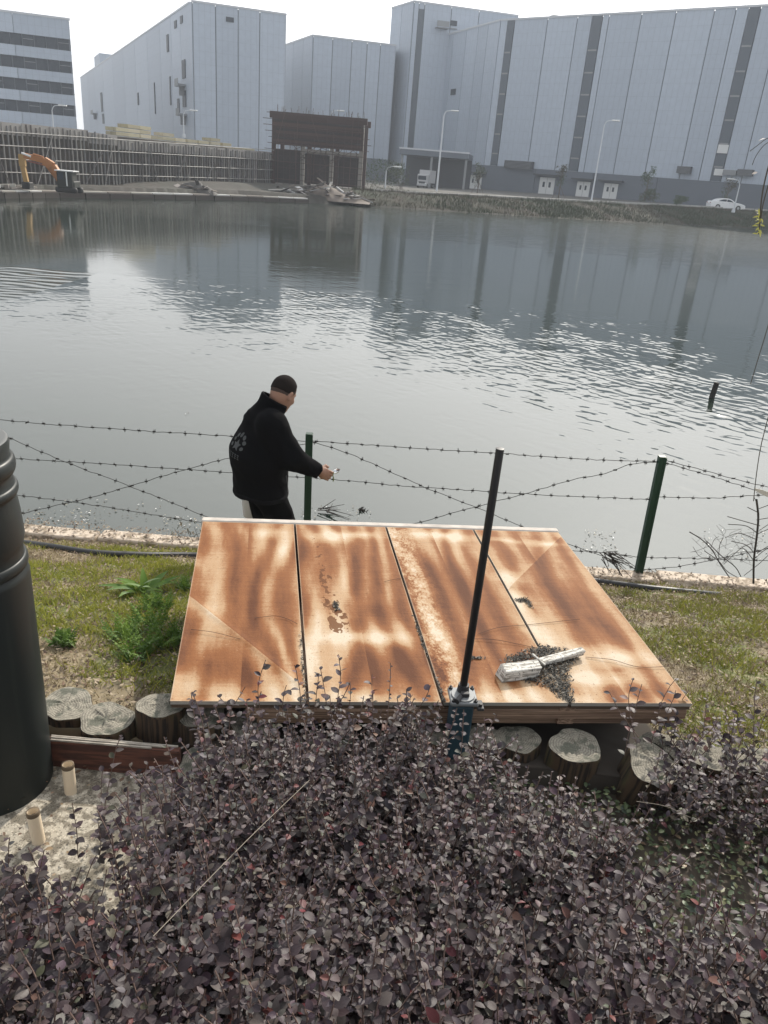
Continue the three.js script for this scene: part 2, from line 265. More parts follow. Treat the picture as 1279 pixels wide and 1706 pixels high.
{ // canopy with the truck bay at the hall's left end
  const p = at(722, 312, 150); const t = thing('loading_canopy', 'dark loading canopy over the truck bay at the foot of the hall', 'canopy', [p.x, 0.7, p.z], -0.15);
  const W = 12, H = 5.9;
  part('roof', rbox(W, 0.9, 9, 0.08, [0, H, -1]), BANDM, t); part('edge', box(W + 0.3, 0.25, 0.3, [0, H + 0.55, 3.4]), FLASH, t);
  for (const x of [-5.6, -0.4, 5.6]) part('column', box(0.35, H, 0.35, [x, H / 2, 3]), GREYM, t);
  part('back_wall', box(W, H, 0.3, [0, H / 2, -5]), DARKM, t);
}
{ // stair tower behind it
  const C = [-2.5, 185], Lf = [-7.2, 194], Rt = [19.5, 191], top = 35.1, y0 = 0.6;
  const t = thing('stair_tower', 'tallest pale block rising at the left end of the long hall', 'tower', toW(C, y0));
  part('core', prism([C, Rt, [14, 212], [-7.7, 213], Lf], y0, top - 0.2, t.position), JOINT, t);
  cladding(t, C, Rt, 4, top, [1.0, 2.2, 8, 14]); cladding(t, Lf, C, 4, top, [5]);
  onWall(t, 'strip', C, Rt, 1.6, 18, 1.1, 32, 0.1, STRIP, 0.14);
  const wdw = pxRect(t, 'window', C, Rt, 750, 34, 760, 44, GLASSD, 0.12, 0.2); part('sill', box(1.6, 0.15, 0.3, [0, -1.0, 0.2]), GREYM, wdw);
  const bal = pxRect(t, 'balcony', C, Rt, 724, 46, 744, 50, GREYM, 1.4, 0.2); part('railing', box(2.6, 1, 0.08, [0, 0.7, 1.35]), GREYM, bal);
  onWall(t, 'coping', C, Rt, 11.3, top + 0.1, 22.8, 0.3, 0.4, FLASH, -0.15); onWall(t, 'coping', Lf, C, 5, top + 0.1, 10.2, 0.3, 0.4, FLASH, -0.15);
}
{ // middle block
  const C = [-22.4, 181.5], Lf = [-31, 199.5], Rt = [-5.6, 185.7], top = 27.2, y0 = 0.6;
  const t = thing('factory_block', 'lower blue-grey block between the tall hall and the tower', 'factory', toW(C, y0));
  part('core', prism([C, Rt, [-8, 205], [-30, 212], Lf], y0, top - 0.2, t.position), JOINT, t);
  cladding(t, C, Rt, 5.6, top, [4, 8, 11.2, 14]); cladding(t, Lf, C, 5.6, top, [7, 14]);
  onWall(t, 'base_panel', C, Rt, 8.6, 3.1, 17.2, 5, 0.3, BANDM, 0.0);
  onWall(t, 'coping', C, Rt, 8.6, top + 0.1, 17.4, 0.3, 0.4, FLASH, -0.15); onWall(t, 'coping', Lf, C, 10, top + 0.1, 20, 0.3, 0.4, FLASH, -0.15);
}
{ // tall hall on the left, its long side running away
  const C = [-40.1, 154.8], Rt = [-24.7, 160.2], Lf = [-131, 336], top = 27.2, y0 = 0.6;
  const t = thing('tall_factory_hall', 'tall pale hall left of centre, its long side running away from the lake', 'factory', toW(C, y0));
  part('core', prism([C, Rt, [-115, 345], Lf], y0, top - 0.2, t.position), JOINT, t);
  cladding(t, C, Rt, y0, top, [3.9, 7.8, 11.6]); cladding(t, Lf, C, y0, top, [24, 48, 72, 96, 118, 138, 156, 172, 184, 193].map((v) => v));
  pxRect(t, 'window', C, Rt, 376, 28, 389, 38, GLASSD, 0.1, 0.2);
  for (const [x0, ya, x1, yb] of [[279, 59, 283, 86], [302, 28, 306, 38], [292, 36, 296, 46], [305, 101, 311, 130], [306, 152, 312, 178], [284, 128, 287, 175], [168, 155, 173, 186], [171, 190, 175, 206], [230, 155, 233, 175], [258, 138, 261, 190], [297, 165, 301, 190]]) pxRect(t, 'window', Lf, C, x0, ya, x1, yb, GLASSD, 0.1, 0.2);
  for (const [x, y] of [[308, 143], [310, 192], [161, 190]]) { const h0 = wallHit(x, y, Lf, C), b = onWall(t, 'balcony', Lf, C, h0.s, h0.y, x < 200 ? 7 : 3.2, 0.35, 1.5, GREYM, 0.15); part('railing', [box(x < 200 ? 7 : 3.2, 0.9, 0.06, [0, 0.6, 1.45])], GREYM, b); part('bracket', box(0.4, 1.6, 0.9, [0, -0.9, 0.5]), GREYM, b); }
  const rb = onWall(t, 'roof_box', Lf, C, wallHit(152, 116, Lf, C).s, top + 2.4, 16, 5, 12, CLAD[2], -14);
  onWall(t, 'coping', C, Rt, 8.1, top + 0.1, 16.5, 0.3, 0.4, FLASH, -0.15); onWall(t, 'coping', Lf, C, 100.5, top + 0.1, 201, 0.3, 0.4, FLASH, -0.15);
}
{ // office block at the left edge
  const Lf = [-80, 134], Rt = [-56.5, 141.8], top = 21.3, y0 = 0.6, L = Math.hypot(23.5, 7.8);
  const t = thing('office_block', 'pale office block with four ribbon windows at the left edge', 'office building', toW(Rt, y0));
  part('core', prism([Lf, Rt, [-71, 178], [-95, 170]], y0, top - 0.2, t.position), JOINT, t);
  const b = [[52, 72], [90, 110], [127, 147], [164, 183]].map(([p, q]) => { const xa = 0; return [wallHit(xa, p, Lf, Rt).y, wallHit(xa, q, Lf, Rt).y]; });
  let hi = top;
  for (const [ya, yb] of [...b, [y0, y0]]) {
    for (let i = 0; i < 3; i++) { const w = L / 3; onWall(t, 'wall_panel', Lf, Rt, w * (i + 0.5), (hi + ya) / 2, w - 0.06, hi - ya, 0.3, CLAD[i], 0.02); }
    hi = yb;
  }
  for (const [ya, yb] of b) for (let i = 0; i < 14; i++) { const w = (L - 0.4) / 14; const wd = onWall(t, 'window', Lf, Rt, 0.2 + w * (i + 0.5), (ya + yb) / 2, w - 0.14, ya - yb - 0.1, 0.06, GLASSD, 0.1); if (i % 3 === 1) part('transom', box(w - 0.2, 0.08, 0.05, [0, 0.2, 0.06]), GREYM, wd); }
  onWall(t, 'coping', Lf, Rt, L / 2, top + 0.1, L + 0.3, 0.3, 0.5, FLASH, -0.1);
}

// ---------------------------------------------------------------- building site on the left bank
{ // retaining wall of upright tubes
  const A = [-27.5, 44], B = [-14.4, 87], L = Math.hypot(B[0] - A[0], B[1] - A[1]), turn = wallTurn(A, B), y0 = 0.45;
  const hAt = (s) => mix(4.05, 4.5, s / L) - 0.42 * sst(s, L * 0.36, L * 0.44) - y0, t = thing('retaining_wall', 'grey site wall of upright steel tubes along the left far shore', 'wall', toW(A, y0), turn);
  const back = new THREE.BufferGeometry();
  const soil = tex(256, 256, (u, v) => mixc([0.24, 0.235, 0.24], [0.37, 0.34, 0.31], fbm(u * 9, v * 14, 3)), { rep: [0.2, 0.2] });
  const bs = new THREE.Shape([[0, 0], [L, 0], [L, hAt(L)], [0, hAt(0)]].map((p) => new THREE.Vector2(...p)));
  part('backing', new THREE.ExtrudeGeometry(bs, { depth: 0.4, bevelEnabled: false }).translate(0, 0, -0.6), mat(0xffffff, 0.95, { map: soil }), t);
  const ms = [[0.19, 0.19, 0.19], [0.13, 0.12, 0.115], [0.27, 0.26, 0.245]].map((c) => mat(c, 0.6)); seed = 9;
  const cg = [8, 8].map((_, i) => cyl(0.055, 0.055, 1, 7));
  for (let s = 0.3; s < L; s += 0.42) { const h = hAt(s) + rr(-0.15, 0.05), m = part('tube', cg[0], ms[rnd() * 3 | 0], t, [s + rr(-0.04, 0.04), h / 2, 0.03], [rr(-0.02, 0.02), 0, rr(-0.012, 0.012)]); m.scale.y = h; }
  for (let k = 1; k < 5; k++) part('rail', bar([0.2, 0.15 + k * 0.72, 0.14], [L - 0.3, 0.15 + k * 0.93, 0.14], 0.035), ms[2], t);
  for (let s = 1; s < L - 3; s += 2.3) part('brace', bar([s, 0.1, 0.22], [s + rr(-1.5, 2.4), hAt(s) * rr(0.6, 0.95), 0.16], 0.03), ms[s * 7 % 3 | 0], t);
  part('top_sheet', Array.from({ length: 14 }, (_, i) => box(L / 14 - 0.05, 0.7, 0.05, [(i + 0.5) * L / 14, hAt((i + 0.5) * L / 14) - 0.3, -0.08 + 0.02 * (i % 2)])), mat([0.30, 0.285, 0.27], 0.85), t);
}
{ // bundles of pale yellow timber along the top of the wall
  const ymats = [[0.46, 0.42, 0.29], [0.50, 0.45, 0.33], [0.40, 0.36, 0.25]].map((c) => mat(c, 0.85)); seed = 31;
  const words = ['leftmost', 'second from left', 'third from left', 'fourth from left', 'fifth from left', 'sixth from left', 'seventh from left', 'eighth from left', 'ninth from left', 'tenth from left', 'eleventh from left', 'rightmost'];
  for (let i = 0; i < 12; i++) {
    const px = 196 + i * 19.5, py = 240 + i * 1.6, p = at(px, py, 64.5 + i * 1.75), t = thing('timber_bundle', `bundle of pale yellow timber on the site wall, ${words[i]} of the row`, 'timber bundle', [p.x, p.y, p.z], 1.25 + rr(-0.06, 0.06), 'timber bundles on the site wall');
    const w = 1.55, n = [4, 5, 5, 3, 4, 3, 3, 3, 4, 3, 2, 2][i];
    for (let k = 0; k < n; k++) part('layer', Array.from({ length: 4 }, (_, q) => box(w * 0.98, 0.25, 0.22, [rr(-0.05, 0.05), 0.12 + k * 0.3, -0.36 + q * 0.24])), ymats[(k + i) % 3], t);
    part('bearer', [box(0.1, 0.07, 1, [-0.5, -0.02, 0]), box(0.1, 0.07, 1, [0.5, -0.02, 0])], ymats[2], t);
  }
}
{ // rust-brown frame of a half-built pavilion
  const P = at(452, 305, 87), t = thing('construction_frame', 'rust brown steel frame of a half-built pavilion with scaffold tubes', 'construction frame', [P.x, 1.0, P.z], -0.02);
  const ru = [[0.065, 0.042, 0.038], [0.095, 0.058, 0.05], [0.05, 0.04, 0.038]].map((c) => mat(c, 0.9)), pale = mat([0.26, 0.245, 0.22], 0.85); seed = 41;
  const W = 9.4, H = 6.9, Dp = 5;
  for (const x of [0.2, 3.2, 6.2, 9.2]) for (const z of [0, -Dp]) part('column', box(0.4, H - 0.6, 0.4, [x, (H - 0.6) / 2, z]), x > 1 && z === 0 ? pale : ru[0], t);
  for (const z of [0, -Dp]) { part('beam', box(W + 0.5, 0.6, 0.45, [W / 2, H - 0.3, z]), ru[0], t); part('beam', box(W - 3, 0.35, 0.4, [W / 2 + 1.5, 3.5, z + 0.05]), z ? ru[1] : pale, t); }
  for (let k = 0; k < 9; k++) for (const z of [0.3]) part('formwork_board', box(W - 0.6 + rr(-0.3, 0.3), 0.22, 0.06, [W / 2 + rr(-0.2, 0.2), 4.0 + k * 0.26, z + rr(-0.05, 0.05)], [0, 0, rr(-0.01, 0.01)]), ru[k % 3], t);
  for (let i = 0; i < 16; i++) part('scaffold_tube', bar([0.1 + i * 0.62, 0, 0.6], [0.1 + i * 0.62 + rr(-0.1, 0.1), H * rr(0.6, 1.03), 0.62], 0.03), ru[i % 3], t);
  for (let i = 0; i < 12; i++) { const y = 0.7 + i * 0.55; part('scaffold_tube', bar([-0.9 * rnd(), y, 0.66], [W + 1.0 * rnd(), y - 0.1, 0.66], 0.03), ru[(i + 1) % 3], t); }
  part('rebar', Array.from({ length: 34 }, () => { const x = rr(0.2, W), h = rr(0.2, 0.65); return bar([x, H, rr(-0.2, 0.2)], [x + rr(-0.1, 0.1), H + h, rr(-0.2, 0.2)], 0.018); }), ru[1], t);
  part('mesh_sheet', box(W - 0.2, 2.5, 0.05, [W / 2, 5.15, 0.18]), ru[0], t); part('lower_sheet', box(3, 3.2, 0.05, [1.7, 1.9, 0.1]), ru[2], t);
  for (let i = 0; i < 14; i++) part('scaffold_tube', bar([rr(0, W), rr(0, 4), 0.7], [rr(0, W), rr(3, H + 0.3), 0.68], 0.025), ru[i % 3], t);
  part('ground_slab', box(W + 1, 0.3, Dp + 1.5, [W / 2, 0, -Dp / 2]), pale, t);
  part('back_sheet', box(W, 3, 0.1, [W / 2, 1.8, -Dp - 0.3]), ru[2], t);
}
{ // heap of broken boards and sheets on the shore
  const c = at(528, 326, 80), t = thing('debris_heap', 'heap of broken boards and pale sheeting on the far shore', 'debris heap', [c.x, 0.4, c.z]); seed = 51;
  const ms = [[0.27, 0.26, 0.24], [0.42, 0.42, 0.42], [0.15, 0.125, 0.105], [0.22, 0.2, 0.19], [0.09, 0.085, 0.08]].map((q) => mat(q, 0.9));
  part('rubble', gridMesh(-5.6, 5.2, 44, -2.2, 2.2, 18, (x, d) => Math.max(0, (1 - (x / 5.6) ** 2) * (1 - (d / 2.2) ** 2)) * (0.65 + 0.6 * Math.exp(-((x - 1) ** 2) / 3)) * (0.7 + 0.6 * fbm(x * 1.6, d * 1.6, 3)) - 0.15), ms[2], t);
  const bg = [[2.2, 0.06, 0.3], [1.5, 0.05, 0.7], [1.1, 0.14, 0.14], [2.8, 0.05, 0.22]].map((b) => box(...b));
  for (let i = 0; i < 74; i++) { const x = rr(-5.2, 5), h = (1 - (x / 5.6) ** 2) * (0.62 + 0.6 * Math.exp(-((x - 1) ** 2) / 3)); part('board', bg[rnd() * 4 | 0], ms[rnd() * 5 | 0], t, [x, rr(0.05, 1) * h + 0.1, rr(-1.5, 2)], [rr(-0.3, 0.3), rr(0, 6.28), rr(-0.3, 0.3)]); }
  const c2 = at(325, 322, 68), t2 = thing('scrap_heap', 'small dark heap of scrap at the foot of the tube wall', 'scrap heap', [c2.x, 0.42, c2.z]);
  part('scrap', gridMesh(-1.9, 1.9, 24, -1, 1, 12, (x, d) => Math.max(0, (1 - (x / 1.9) ** 2) * (1 - d * d)) * (0.5 + 0.6 * fbm(x * 3, d * 3, 5)) - 0.05), ms[4], t2);
  for (let i = 0; i < 14; i++) part('board', bg[i % 4], ms[[2, 3, 4][i % 3]], t2, [rr(-1.2, 1.4), rr(0.1, 0.45), rr(-0.5, 0.7)], [rr(-0.4, 0.4), rr(0, 6.28), rr(-0.6, 0.6)]);
}
{ // plank walkway at the water's edge
  const t = thing('plank_walkway', 'low walkway of pale planks along the water below the tube wall', 'walkway', toW([-24, 49], 0.1)); seed = 61;
  const ms = [[0.55, 0.55, 0.53], [0.4, 0.38, 0.34], [0.28, 0.25, 0.22]].map((q) => mat(q, 0.85)), dk = mat([0.06, 0.05, 0.045], 0.9);
  const pt = (D) => new V3(0, 0, 0); const pth = (s) => { const pts = [[-26, 45.2], [-24.6, 48], [-23.4, 53.4], [-19.2, 62], [-14.6, 70.6], [-9.5, 76.2]]; const i = Math.min(4, s * 5 | 0), f = s * 5 - i; return new V3(mix(pts[i][0], pts[i + 1][0], f) + 24.0, 0, -(mix(pts[i][1], pts[i + 1][1], f) - 49)); };
  for (let i = 0; i < 22; i++) { const a = pth(i / 22), b = pth((i + 0.94) / 22); a.y = b.y = 0.28; part('plank', beam(a, b, 0.5, 0.09), ms[[0, 2, 0, 1, 2, 1, 0][i % 7]], t); a.y = b.y = 0.0; part('float', beam(a, b, 0.9, 0.42), dk, t); }
  for (let i = 0; i < 20; i++) { const a = pth(rr(0.02, 0.35)); part('clutter', rbox(rr(0.3, 0.9), rr(0.1, 0.3), rr(0.2, 0.5), 0.03), ms[rnd() * 3 | 0], t, [a.x - 0.4, rr(0.38, 0.55), a.z - rr(0.3, 0.8)], [0, rr(0, 3), rr(-0.2, 0.2)]); }
}
{ // excavator with folded arm
  const Dx = 51, og = mat([0.36, 0.15, 0.05], 0.6), yl = mat([0.38, 0.24, 0.09], 0.6), gn = mat([0.022, 0.026, 0.022], 0.7), dk = mat([0.03, 0.03, 0.03], 0.7);
  const base = at(113, 318, Dx), t = thing('excavator', 'orange excavator with folded arm and dark cab beside the tube wall', 'excavator', [base.x, 0.5, base.z]);
  const L = (px, py, o = 0) => at(px, py, Dx).sub(t.position).add(new V3(0, 0, o));
  part('track', [rbox(1.35, 0.34, 0.32, 0.14, [0.1, 0.17, 0.45]), rbox(1.35, 0.34, 0.32, 0.14, [0.1, 0.17, -0.45])], dk, t);
  part('body', rbox(1.05, 0.4, 1.0, 0.08, [0.1, 0.5, 0]), gn, t);
  const cab = part('cab', rbox(0.95, 0.95, 0.8, 0.08, [0.1, 0.75, 0.25]), gn, t); part('window', box(0.34, 0.4, 0.02, [-0.12, 0.95, 0.66]), GLASSD, cab); part('pillar', box(0.07, 0.8, 0.03, [0.25, 0.8, 0.665]), WHITE, cab); part('roof', box(1.15, 0.06, 0.9, [0.12, 1.25, 0.25]), WHITE, cab);
  const b0 = L(104, 302), b1 = L(88, 277), b2 = L(74, 268), b3 = L(40, 259), s1 = L(36, 257), s2 = L(44, 303);
  part('boom', [beam(b0, b1, 0.3, 0.42), beam(b1, b2, 0.3, 0.46), beam(b2, b3, 0.26, 0.3)], og, t);
  part('stick', [beam(s1, L(38, 277), 0.24, 0.36), beam(L(38, 277), s2, 0.22, 0.26)], yl, t);
  part('boom_cylinder', [bar(L(98, 304), L(76, 276), 0.06), bar(L(72, 262), L(55, 257), 0.07)], og, t);
  part('stick_cylinder', bar(L(53, 261, 0.1), L(37, 255, 0.1), 0.07), WHITE, t);
  part('link', [bar(L(76, 276), L(46, 268), 0.05)], mat([0.3, 0.12, 0.1], 0.6), t);
  part('bucket', [rbox(0.5, 0.4, 0.6, 0.06, L(46, 309).toArray()), box(0.1, 0.3, 0.6, L(50, 311).toArray(), [0, 0, 0.5])], dk, t);
}

// ---------------------------------------------------------------- far street furniture, vehicles, trees
const LAMPW = mat([0.62, 0.65, 0.68], 0.45);
function lamp(label, px, py, topPx, topPy, D, armDir, r = 0.09) {
  const b = at(px, py, D), y0 = b.y, top = at(topPx, topPy, D).y, t = thing('street_lamp', label, 'street lamp', [b.x, y0 - 0.3, b.z], 0, 'street lamps across the lake'), H = top - y0 + 0.3;
  part('pole', bar([0, 0, 0], [0, H - 0.5, 0], r * 1.25, r * 0.7, 8), LAMPW, t); part('base', cyl(r * 2.4, r * 2.6, 0.4, 10, [0, 0.2, 0]), LAMPW, t);
  part('arm', tube([[0, H - 0.55, 0], [armDir * 0.25, H - 0.1, 0], [armDir * 1.0, H + 0.05, 0.1]], r * 0.55, 6), LAMPW, t);
  part('lamp_head', rbox(1.0, 0.16, 0.36, 0.07, [armDir * 1.35, H + 0.06, 0.12]), WHITE, t);
}
lamp('white street lamp standing in front of the rust brown frame', 546, 306, 549, 184, 118, 1);
lamp('tall white street lamp beside the truck bay canopy', 727, 320, 737, 184, 112, 1, 0.11);
lamp('tall white street lamp between the two right white doors', 985, 334, 1000, 200, 112, 1, 0.09);
lamp('short white lamp post beside the white car', 1222, 350, 1228, 300, 112, -1, 0.09);
lamp('short white lamp post left of the canopy and truck', 641, 316, 640, 277, 104, 1, 0.07);
lamp('lamp with curved arm rising behind the wall before the office', 89, 215, 93, 176, 100, 1, 0.08);
lamp('lamp with curved arm before the corner of the tall hall', 306, 225, 309, 184, 110, 1, 0.08);

function leafTuft(n, rx, ry, size) {                          // small leaf faces through an uneven crown
  const P = [], cl = []; for (let i = 0; i < 7; i++) cl.push([rr(-0.6, 0.6) * rx, rr(-0.7, 0.7) * ry, rr(-0.6, 0.6) * rx, rr(0.3, 0.55)]);
  for (let i = 0; i < n; i++) { const c = cl[rnd() * 7 | 0], a = new V3(rr(-1, 1), rr(-1, 1), rr(-1, 1)).multiplyScalar(c[3]); const x = c[0] + a.x * rx, y = c[1] + a.y * ry, z = c[2] + a.z * rx; const u = new V3(rr(-1, 1), rr(-1, 1), rr(-1, 1)).normalize().multiplyScalar(size * rr(0.6, 1.3)), v = new V3(rr(-1, 1), rr(-1, 1), rr(-1, 1)).normalize().multiplyScalar(size * 0.6); P.push(x, y, z, x + u.x, y + u.y, z + u.z, x + v.x, y + v.y, z + v.z); }
  const g = new THREE.BufferGeometry(); g.setAttribute('position', new THREE.Float32BufferAttribute(P, 3)); g.computeVertexNormals(); g.setAttribute('uv', new THREE.Float32BufferAttribute(new Array(P.length / 3 * 2).fill(0), 2)); return g;
}
const BARK = mat([0.12, 0.10, 0.085], 0.95), CROWN = [[0.055, 0.075, 0.035], [0.075, 0.07, 0.045], [0.05, 0.085, 0.035]].map((c) => mat(c, 0.9, { side: THREE.DoubleSide }));
function sapling(label, px, py, topPy, D, k) {
  const b = at(px, py, D), H = at(px, topPy, D).y - b.y, t = thing('young_tree', label, 'tree', [b.x, b.y - 0.2, b.z], 0, 'young trees along the far road');
  part('trunk', bar([0, 0, 0], [0.1, H * 0.75, 0], 0.1, 0.05, 7), BARK, t);
  for (let i = 0; i < 4; i++) part('limb', bar([0.07, H * (0.5 + 0.06 * i), 0], [rr(-0.6, 0.6), H * (0.75 + 0.06 * i), rr(-0.5, 0.5)], 0.045, 0.02, 5), BARK, t);
  for (const s of [-1, 1]) part('stake', bar([s * 0.9, 0, 0.2], [0.05, H * 0.42, 0], 0.035, 0.035, 5), BARK, t);
  part('crown', leafTuft(380, 0.95, 1.0, 0.22).translate(0.1, H * 0.86, 0), CROWN[k % 3], t); part('foliage', leafTuft(150, 0.7, 1.1, 0.2).translate(0, H * 0.5, 0), CROWN[(k + 1) % 3], t);
}
seed = 71;
sapling('young tree with a dark tuft between the canopy and the white doors', 795, 320, 273, 118, 0);
sapling('young tree with a dark tuft right of the widest white door', 930, 328, 277, 118, 1);
sapling('young tree with a thin dark crown standing alone before the bare base wall', 1073, 333, 279, 118, 2);
sapling('pale thin young tree left of the short lamp by the white car', 1206, 345, 296, 122, 1);
function bush(label, px, py, D, w, h, k, cat = 'bush') { const b = at(px, py, D), t = thing('bush', label, cat, [b.x, b.y - 0.1, b.z]); part('stem', Array.from({ length: 6 }, () => bar([rr(-0.2, 0.2) * w, 0, 0], [rr(-0.4, 0.4) * w, h * 0.6, rr(-0.3, 0.3)], 0.03, 0.015, 5)), BARK, t); part('foliage', leafTuft(900, w * 0.62, h * 0.55, 0.2).translate(0, h * 0.5, 0), CROWN[k], t); }
bush('dark green clump of bushes right of the construction frame', 622, 312, 106, 4.2, 3.2, 2);
bush('dark green bush between the short lamp and the truck', 668, 314, 108, 3.6, 3.0, 0);
bush('low dark bush at the foot of the lone young tree', 1083, 333, 117, 2.4, 1.7, 0);
bush('small round bush on the verge left of the white car', 1134, 338, 115, 1.6, 1.0, 2);
{ // white sign board by the debris
  const b = at(588, 306, 100), t = thing('site_board', 'plain white board standing on the shore right of the debris heap', 'board', [b.x, b.y, b.z]); part('panel', rbox(2.2, 1.1, 0.08, 0.02, [0, 0.75, 0]), mat([0.6, 0.66, 0.7], 0.6), t); for (const x of [-0.9, 0.9]) part('leg', box(0.08, 1, 0.08, [x, 0.1, -0.06]), GREYM, t);
}
{ // truck under the canopy, seen from the front
  const b = at(705, 313, 138), t = thing('truck', 'white truck parked under the loading canopy', 'truck', [b.x, b.y, b.z], -0.25), w = mat([0.45, 0.45, 0.46], 0.5); t.scale.setScalar(0.72);
  const cab = part('cab', rbox(2.3, 2.2, 1.8, 0.15, [0, 1.75, 1]), w, t); part('windscreen', rbox(1.9, 0.85, 0.06, 0.03, [0, 2.1, 1.9]), GLASSD, cab); part('grille', box(1.5, 0.4, 0.05, [0, 1.15, 1.91]), DARKM, cab);
  for (const x of [-0.85, 0.85]) part('headlight', rbox(0.35, 0.2, 0.06, 0.03, [x, 0.95, 1.91]), WHITE, t);
  part('bumper', rbox(2.3, 0.35, 0.2, 0.06, [0, 0.6, 1.9]), w, t); part('cargo_box', rbox(2.5, 2.7, 6, 0.05, [0, 2.4, -3.2]), w, t);
  for (const x of [-1.0, 1.0]) for (const z of [1.1, -4.6]) { const wh = part('wheel', cyl(0.5, 0.5, 0.35, 18, [0, 0, 0], [0, 0, Math.PI / 2]), mat([0.02, 0.02, 0.02], 0.9), t, [x, 0.5, z]); part('rim', cyl(0.25, 0.25, 0.37, 12, [0, 0, 0], [0, 0, Math.PI / 2]), GREYM, wh); }
}
{ // white saloon car, side on, facing right
  const b = at(1207, 349.5, 121), t = thing('car', 'white saloon car parked on the far road at right, facing right', 'car', [b.x, b.y, b.z], 0.03);
  const paint = new THREE.MeshPhysicalMaterial({ color: lin(0.78, 0.79, 0.8), roughness: 0.35, clearcoat: 0.8, clearcoatRoughness: 0.1 }), tyre = mat([0.018, 0.018, 0.018], 0.9), rimM = mat([0.4, 0.41, 0.42], 0.35, { metalness: 0.6 });
  const sh = (pts) => { const s = new THREE.Shape(); s.moveTo(...pts[0]); s.splineThru(pts.slice(1).map((p) => new THREE.Vector2(...p))); s.lineTo(...pts[0]); return s; };
  const lower = new THREE.Shape(); lower.moveTo(-2.45, 0.35); lower.lineTo(-2.48, 0.75); lower.quadraticCurveTo(-2.45, 1.0, -2.1, 1.03); lower.lineTo(-0.4, 1.02); lower.lineTo(0.95, 0.97); lower.quadraticCurveTo(2.1, 0.9, 2.42, 0.68); lower.lineTo(2.48, 0.4); lower.lineTo(2.35, 0.28);
  lower.lineTo(1.95, 0.26); lower.absarc(1.52, 0.33, 0.41, 0, Math.PI, false); lower.lineTo(-1.0, 0.22); lower.absarc(-1.45, 0.33, 0.41, 0, Math.PI, false); lower.lineTo(-2.35, 0.28);
  part('body', new THREE.ExtrudeGeometry(lower, { depth: 1.66, bevelEnabled: true, bevelSize: 0.06, bevelThickness: 0.08, bevelSegments: 3 }).translate(0, 0, -0.83), paint, t);
  const ca = new THREE.Shape(); ca.moveTo(-1.95, 1.02); ca.bezierCurveTo(-1.4, 1.4, -0.9, 1.47, -0.3, 1.47); ca.bezierCurveTo(0.35, 1.46, 0.6, 1.25, 1.05, 0.97); ca.lineTo(-1.95, 0.97);
  const cabin = part('cabin', new THREE.ExtrudeGeometry(ca, { depth: 1.36, bevelEnabled: true, bevelSize: 0.05, bevelThickness: 0.1, bevelSegments: 3 }).translate(0, 0, -0.68), paint, t);
  const wn = new THREE.Shape(); wn.moveTo(-1.45, 1.07); wn.bezierCurveTo(-1.1, 1.33, -0.8, 1.38, -0.32, 1.38); wn.lineTo(-0.32, 1.07); const w2 = new THREE.Shape(); w2.moveTo(-0.24, 1.07); w2.lineTo(-0.24, 1.38); w2.bezierCurveTo(0.2, 1.37, 0.4, 1.25, 0.72, 1.05);
  for (const z of [0.785, -0.805]) { part('window', new THREE.ExtrudeGeometry(wn, { depth: 0.02, bevelEnabled: false }).translate(0, 0, z), GLASSD, cabin); part('window', new THREE.ExtrudeGeometry(w2, { depth: 0.02, bevelEnabled: false }).translate(0, 0, z), GLASSD, cabin); }
  for (const [x, z] of [[1.52, 0.78], [-1.45, 0.78], [1.52, -0.78], [-1.45, -0.78]]) { const w = part('wheel', cyl(0.34, 0.34, 0.22, 22, [0, 0, 0], [Math.PI / 2, 0, 0]), tyre, t, [x, 0.34, z]); part('rim', cyl(0.2, 0.2, 0.23, 12, [0, 0, 0], [Math.PI / 2, 0, 0]), rimM, w); }
  for (const z of [0.6, -0.6]) { part('headlight', rbox(0.18, 0.12, 0.4, 0.05, [2.38, 0.68, z]), WHITE, t); part('tail_light', rbox(0.08, 0.13, 0.4, 0.03, [-2.5, 0.82, z]), mat([0.25, 0.02, 0.02], 0.4), t); }
  part('door_handle', [box(0.18, 0.03, 0.03, [-0.85, 0.88, 0.92]), box(0.18, 0.03, 0.03, [0.15, 0.87, 0.92])], GREYM, t); part('mirror', rbox(0.14, 0.12, 0.18, 0.05, [0.7, 1.02, 0.98]), paint, t);
}
{ // stake in the lake
  const b = at(1184, 662, 1), r = ray(1184, 662), D = -3.2 / r.y, p = at(1184, 662, D), t = thing('wooden_stake', 'short dark stake leaning out of the water at right', 'stake', [p.x, -0.2, p.z], 0); part('shaft', bar([0, 0, 0], [0.04, 0.47, 0], 0.05, 0.046, 9), mat([0.03, 0.028, 0.026], 0.9), t);
}

// ---------------------------------------------------------------- near bank
const BY = 1.5;                                                // top of the rusty cover
const BO = onY(283, 1168, BY), boardHalf = (X, D) => { const p = new V3(X, 0, -D).sub(new V3(BO.x, 0, BO.z)).applyAxisAngle(new V3(0, 1, 0), -bTurn); return p.x > 0.02 && p.x < bW - 0.02 && -p.z > -0.3 && -p.z < bL + 0.02; }, bR = onY(1153, 1172, BY), bB = onY(332, 875, BY), bW = bR.distanceTo(BO), bTurn = Math.atan2(-(bR.z - BO.z), bR.x - BO.x), bL = 1.45, SKEW = Math.tan(2.6 * R);   // the plates lie slightly out of square

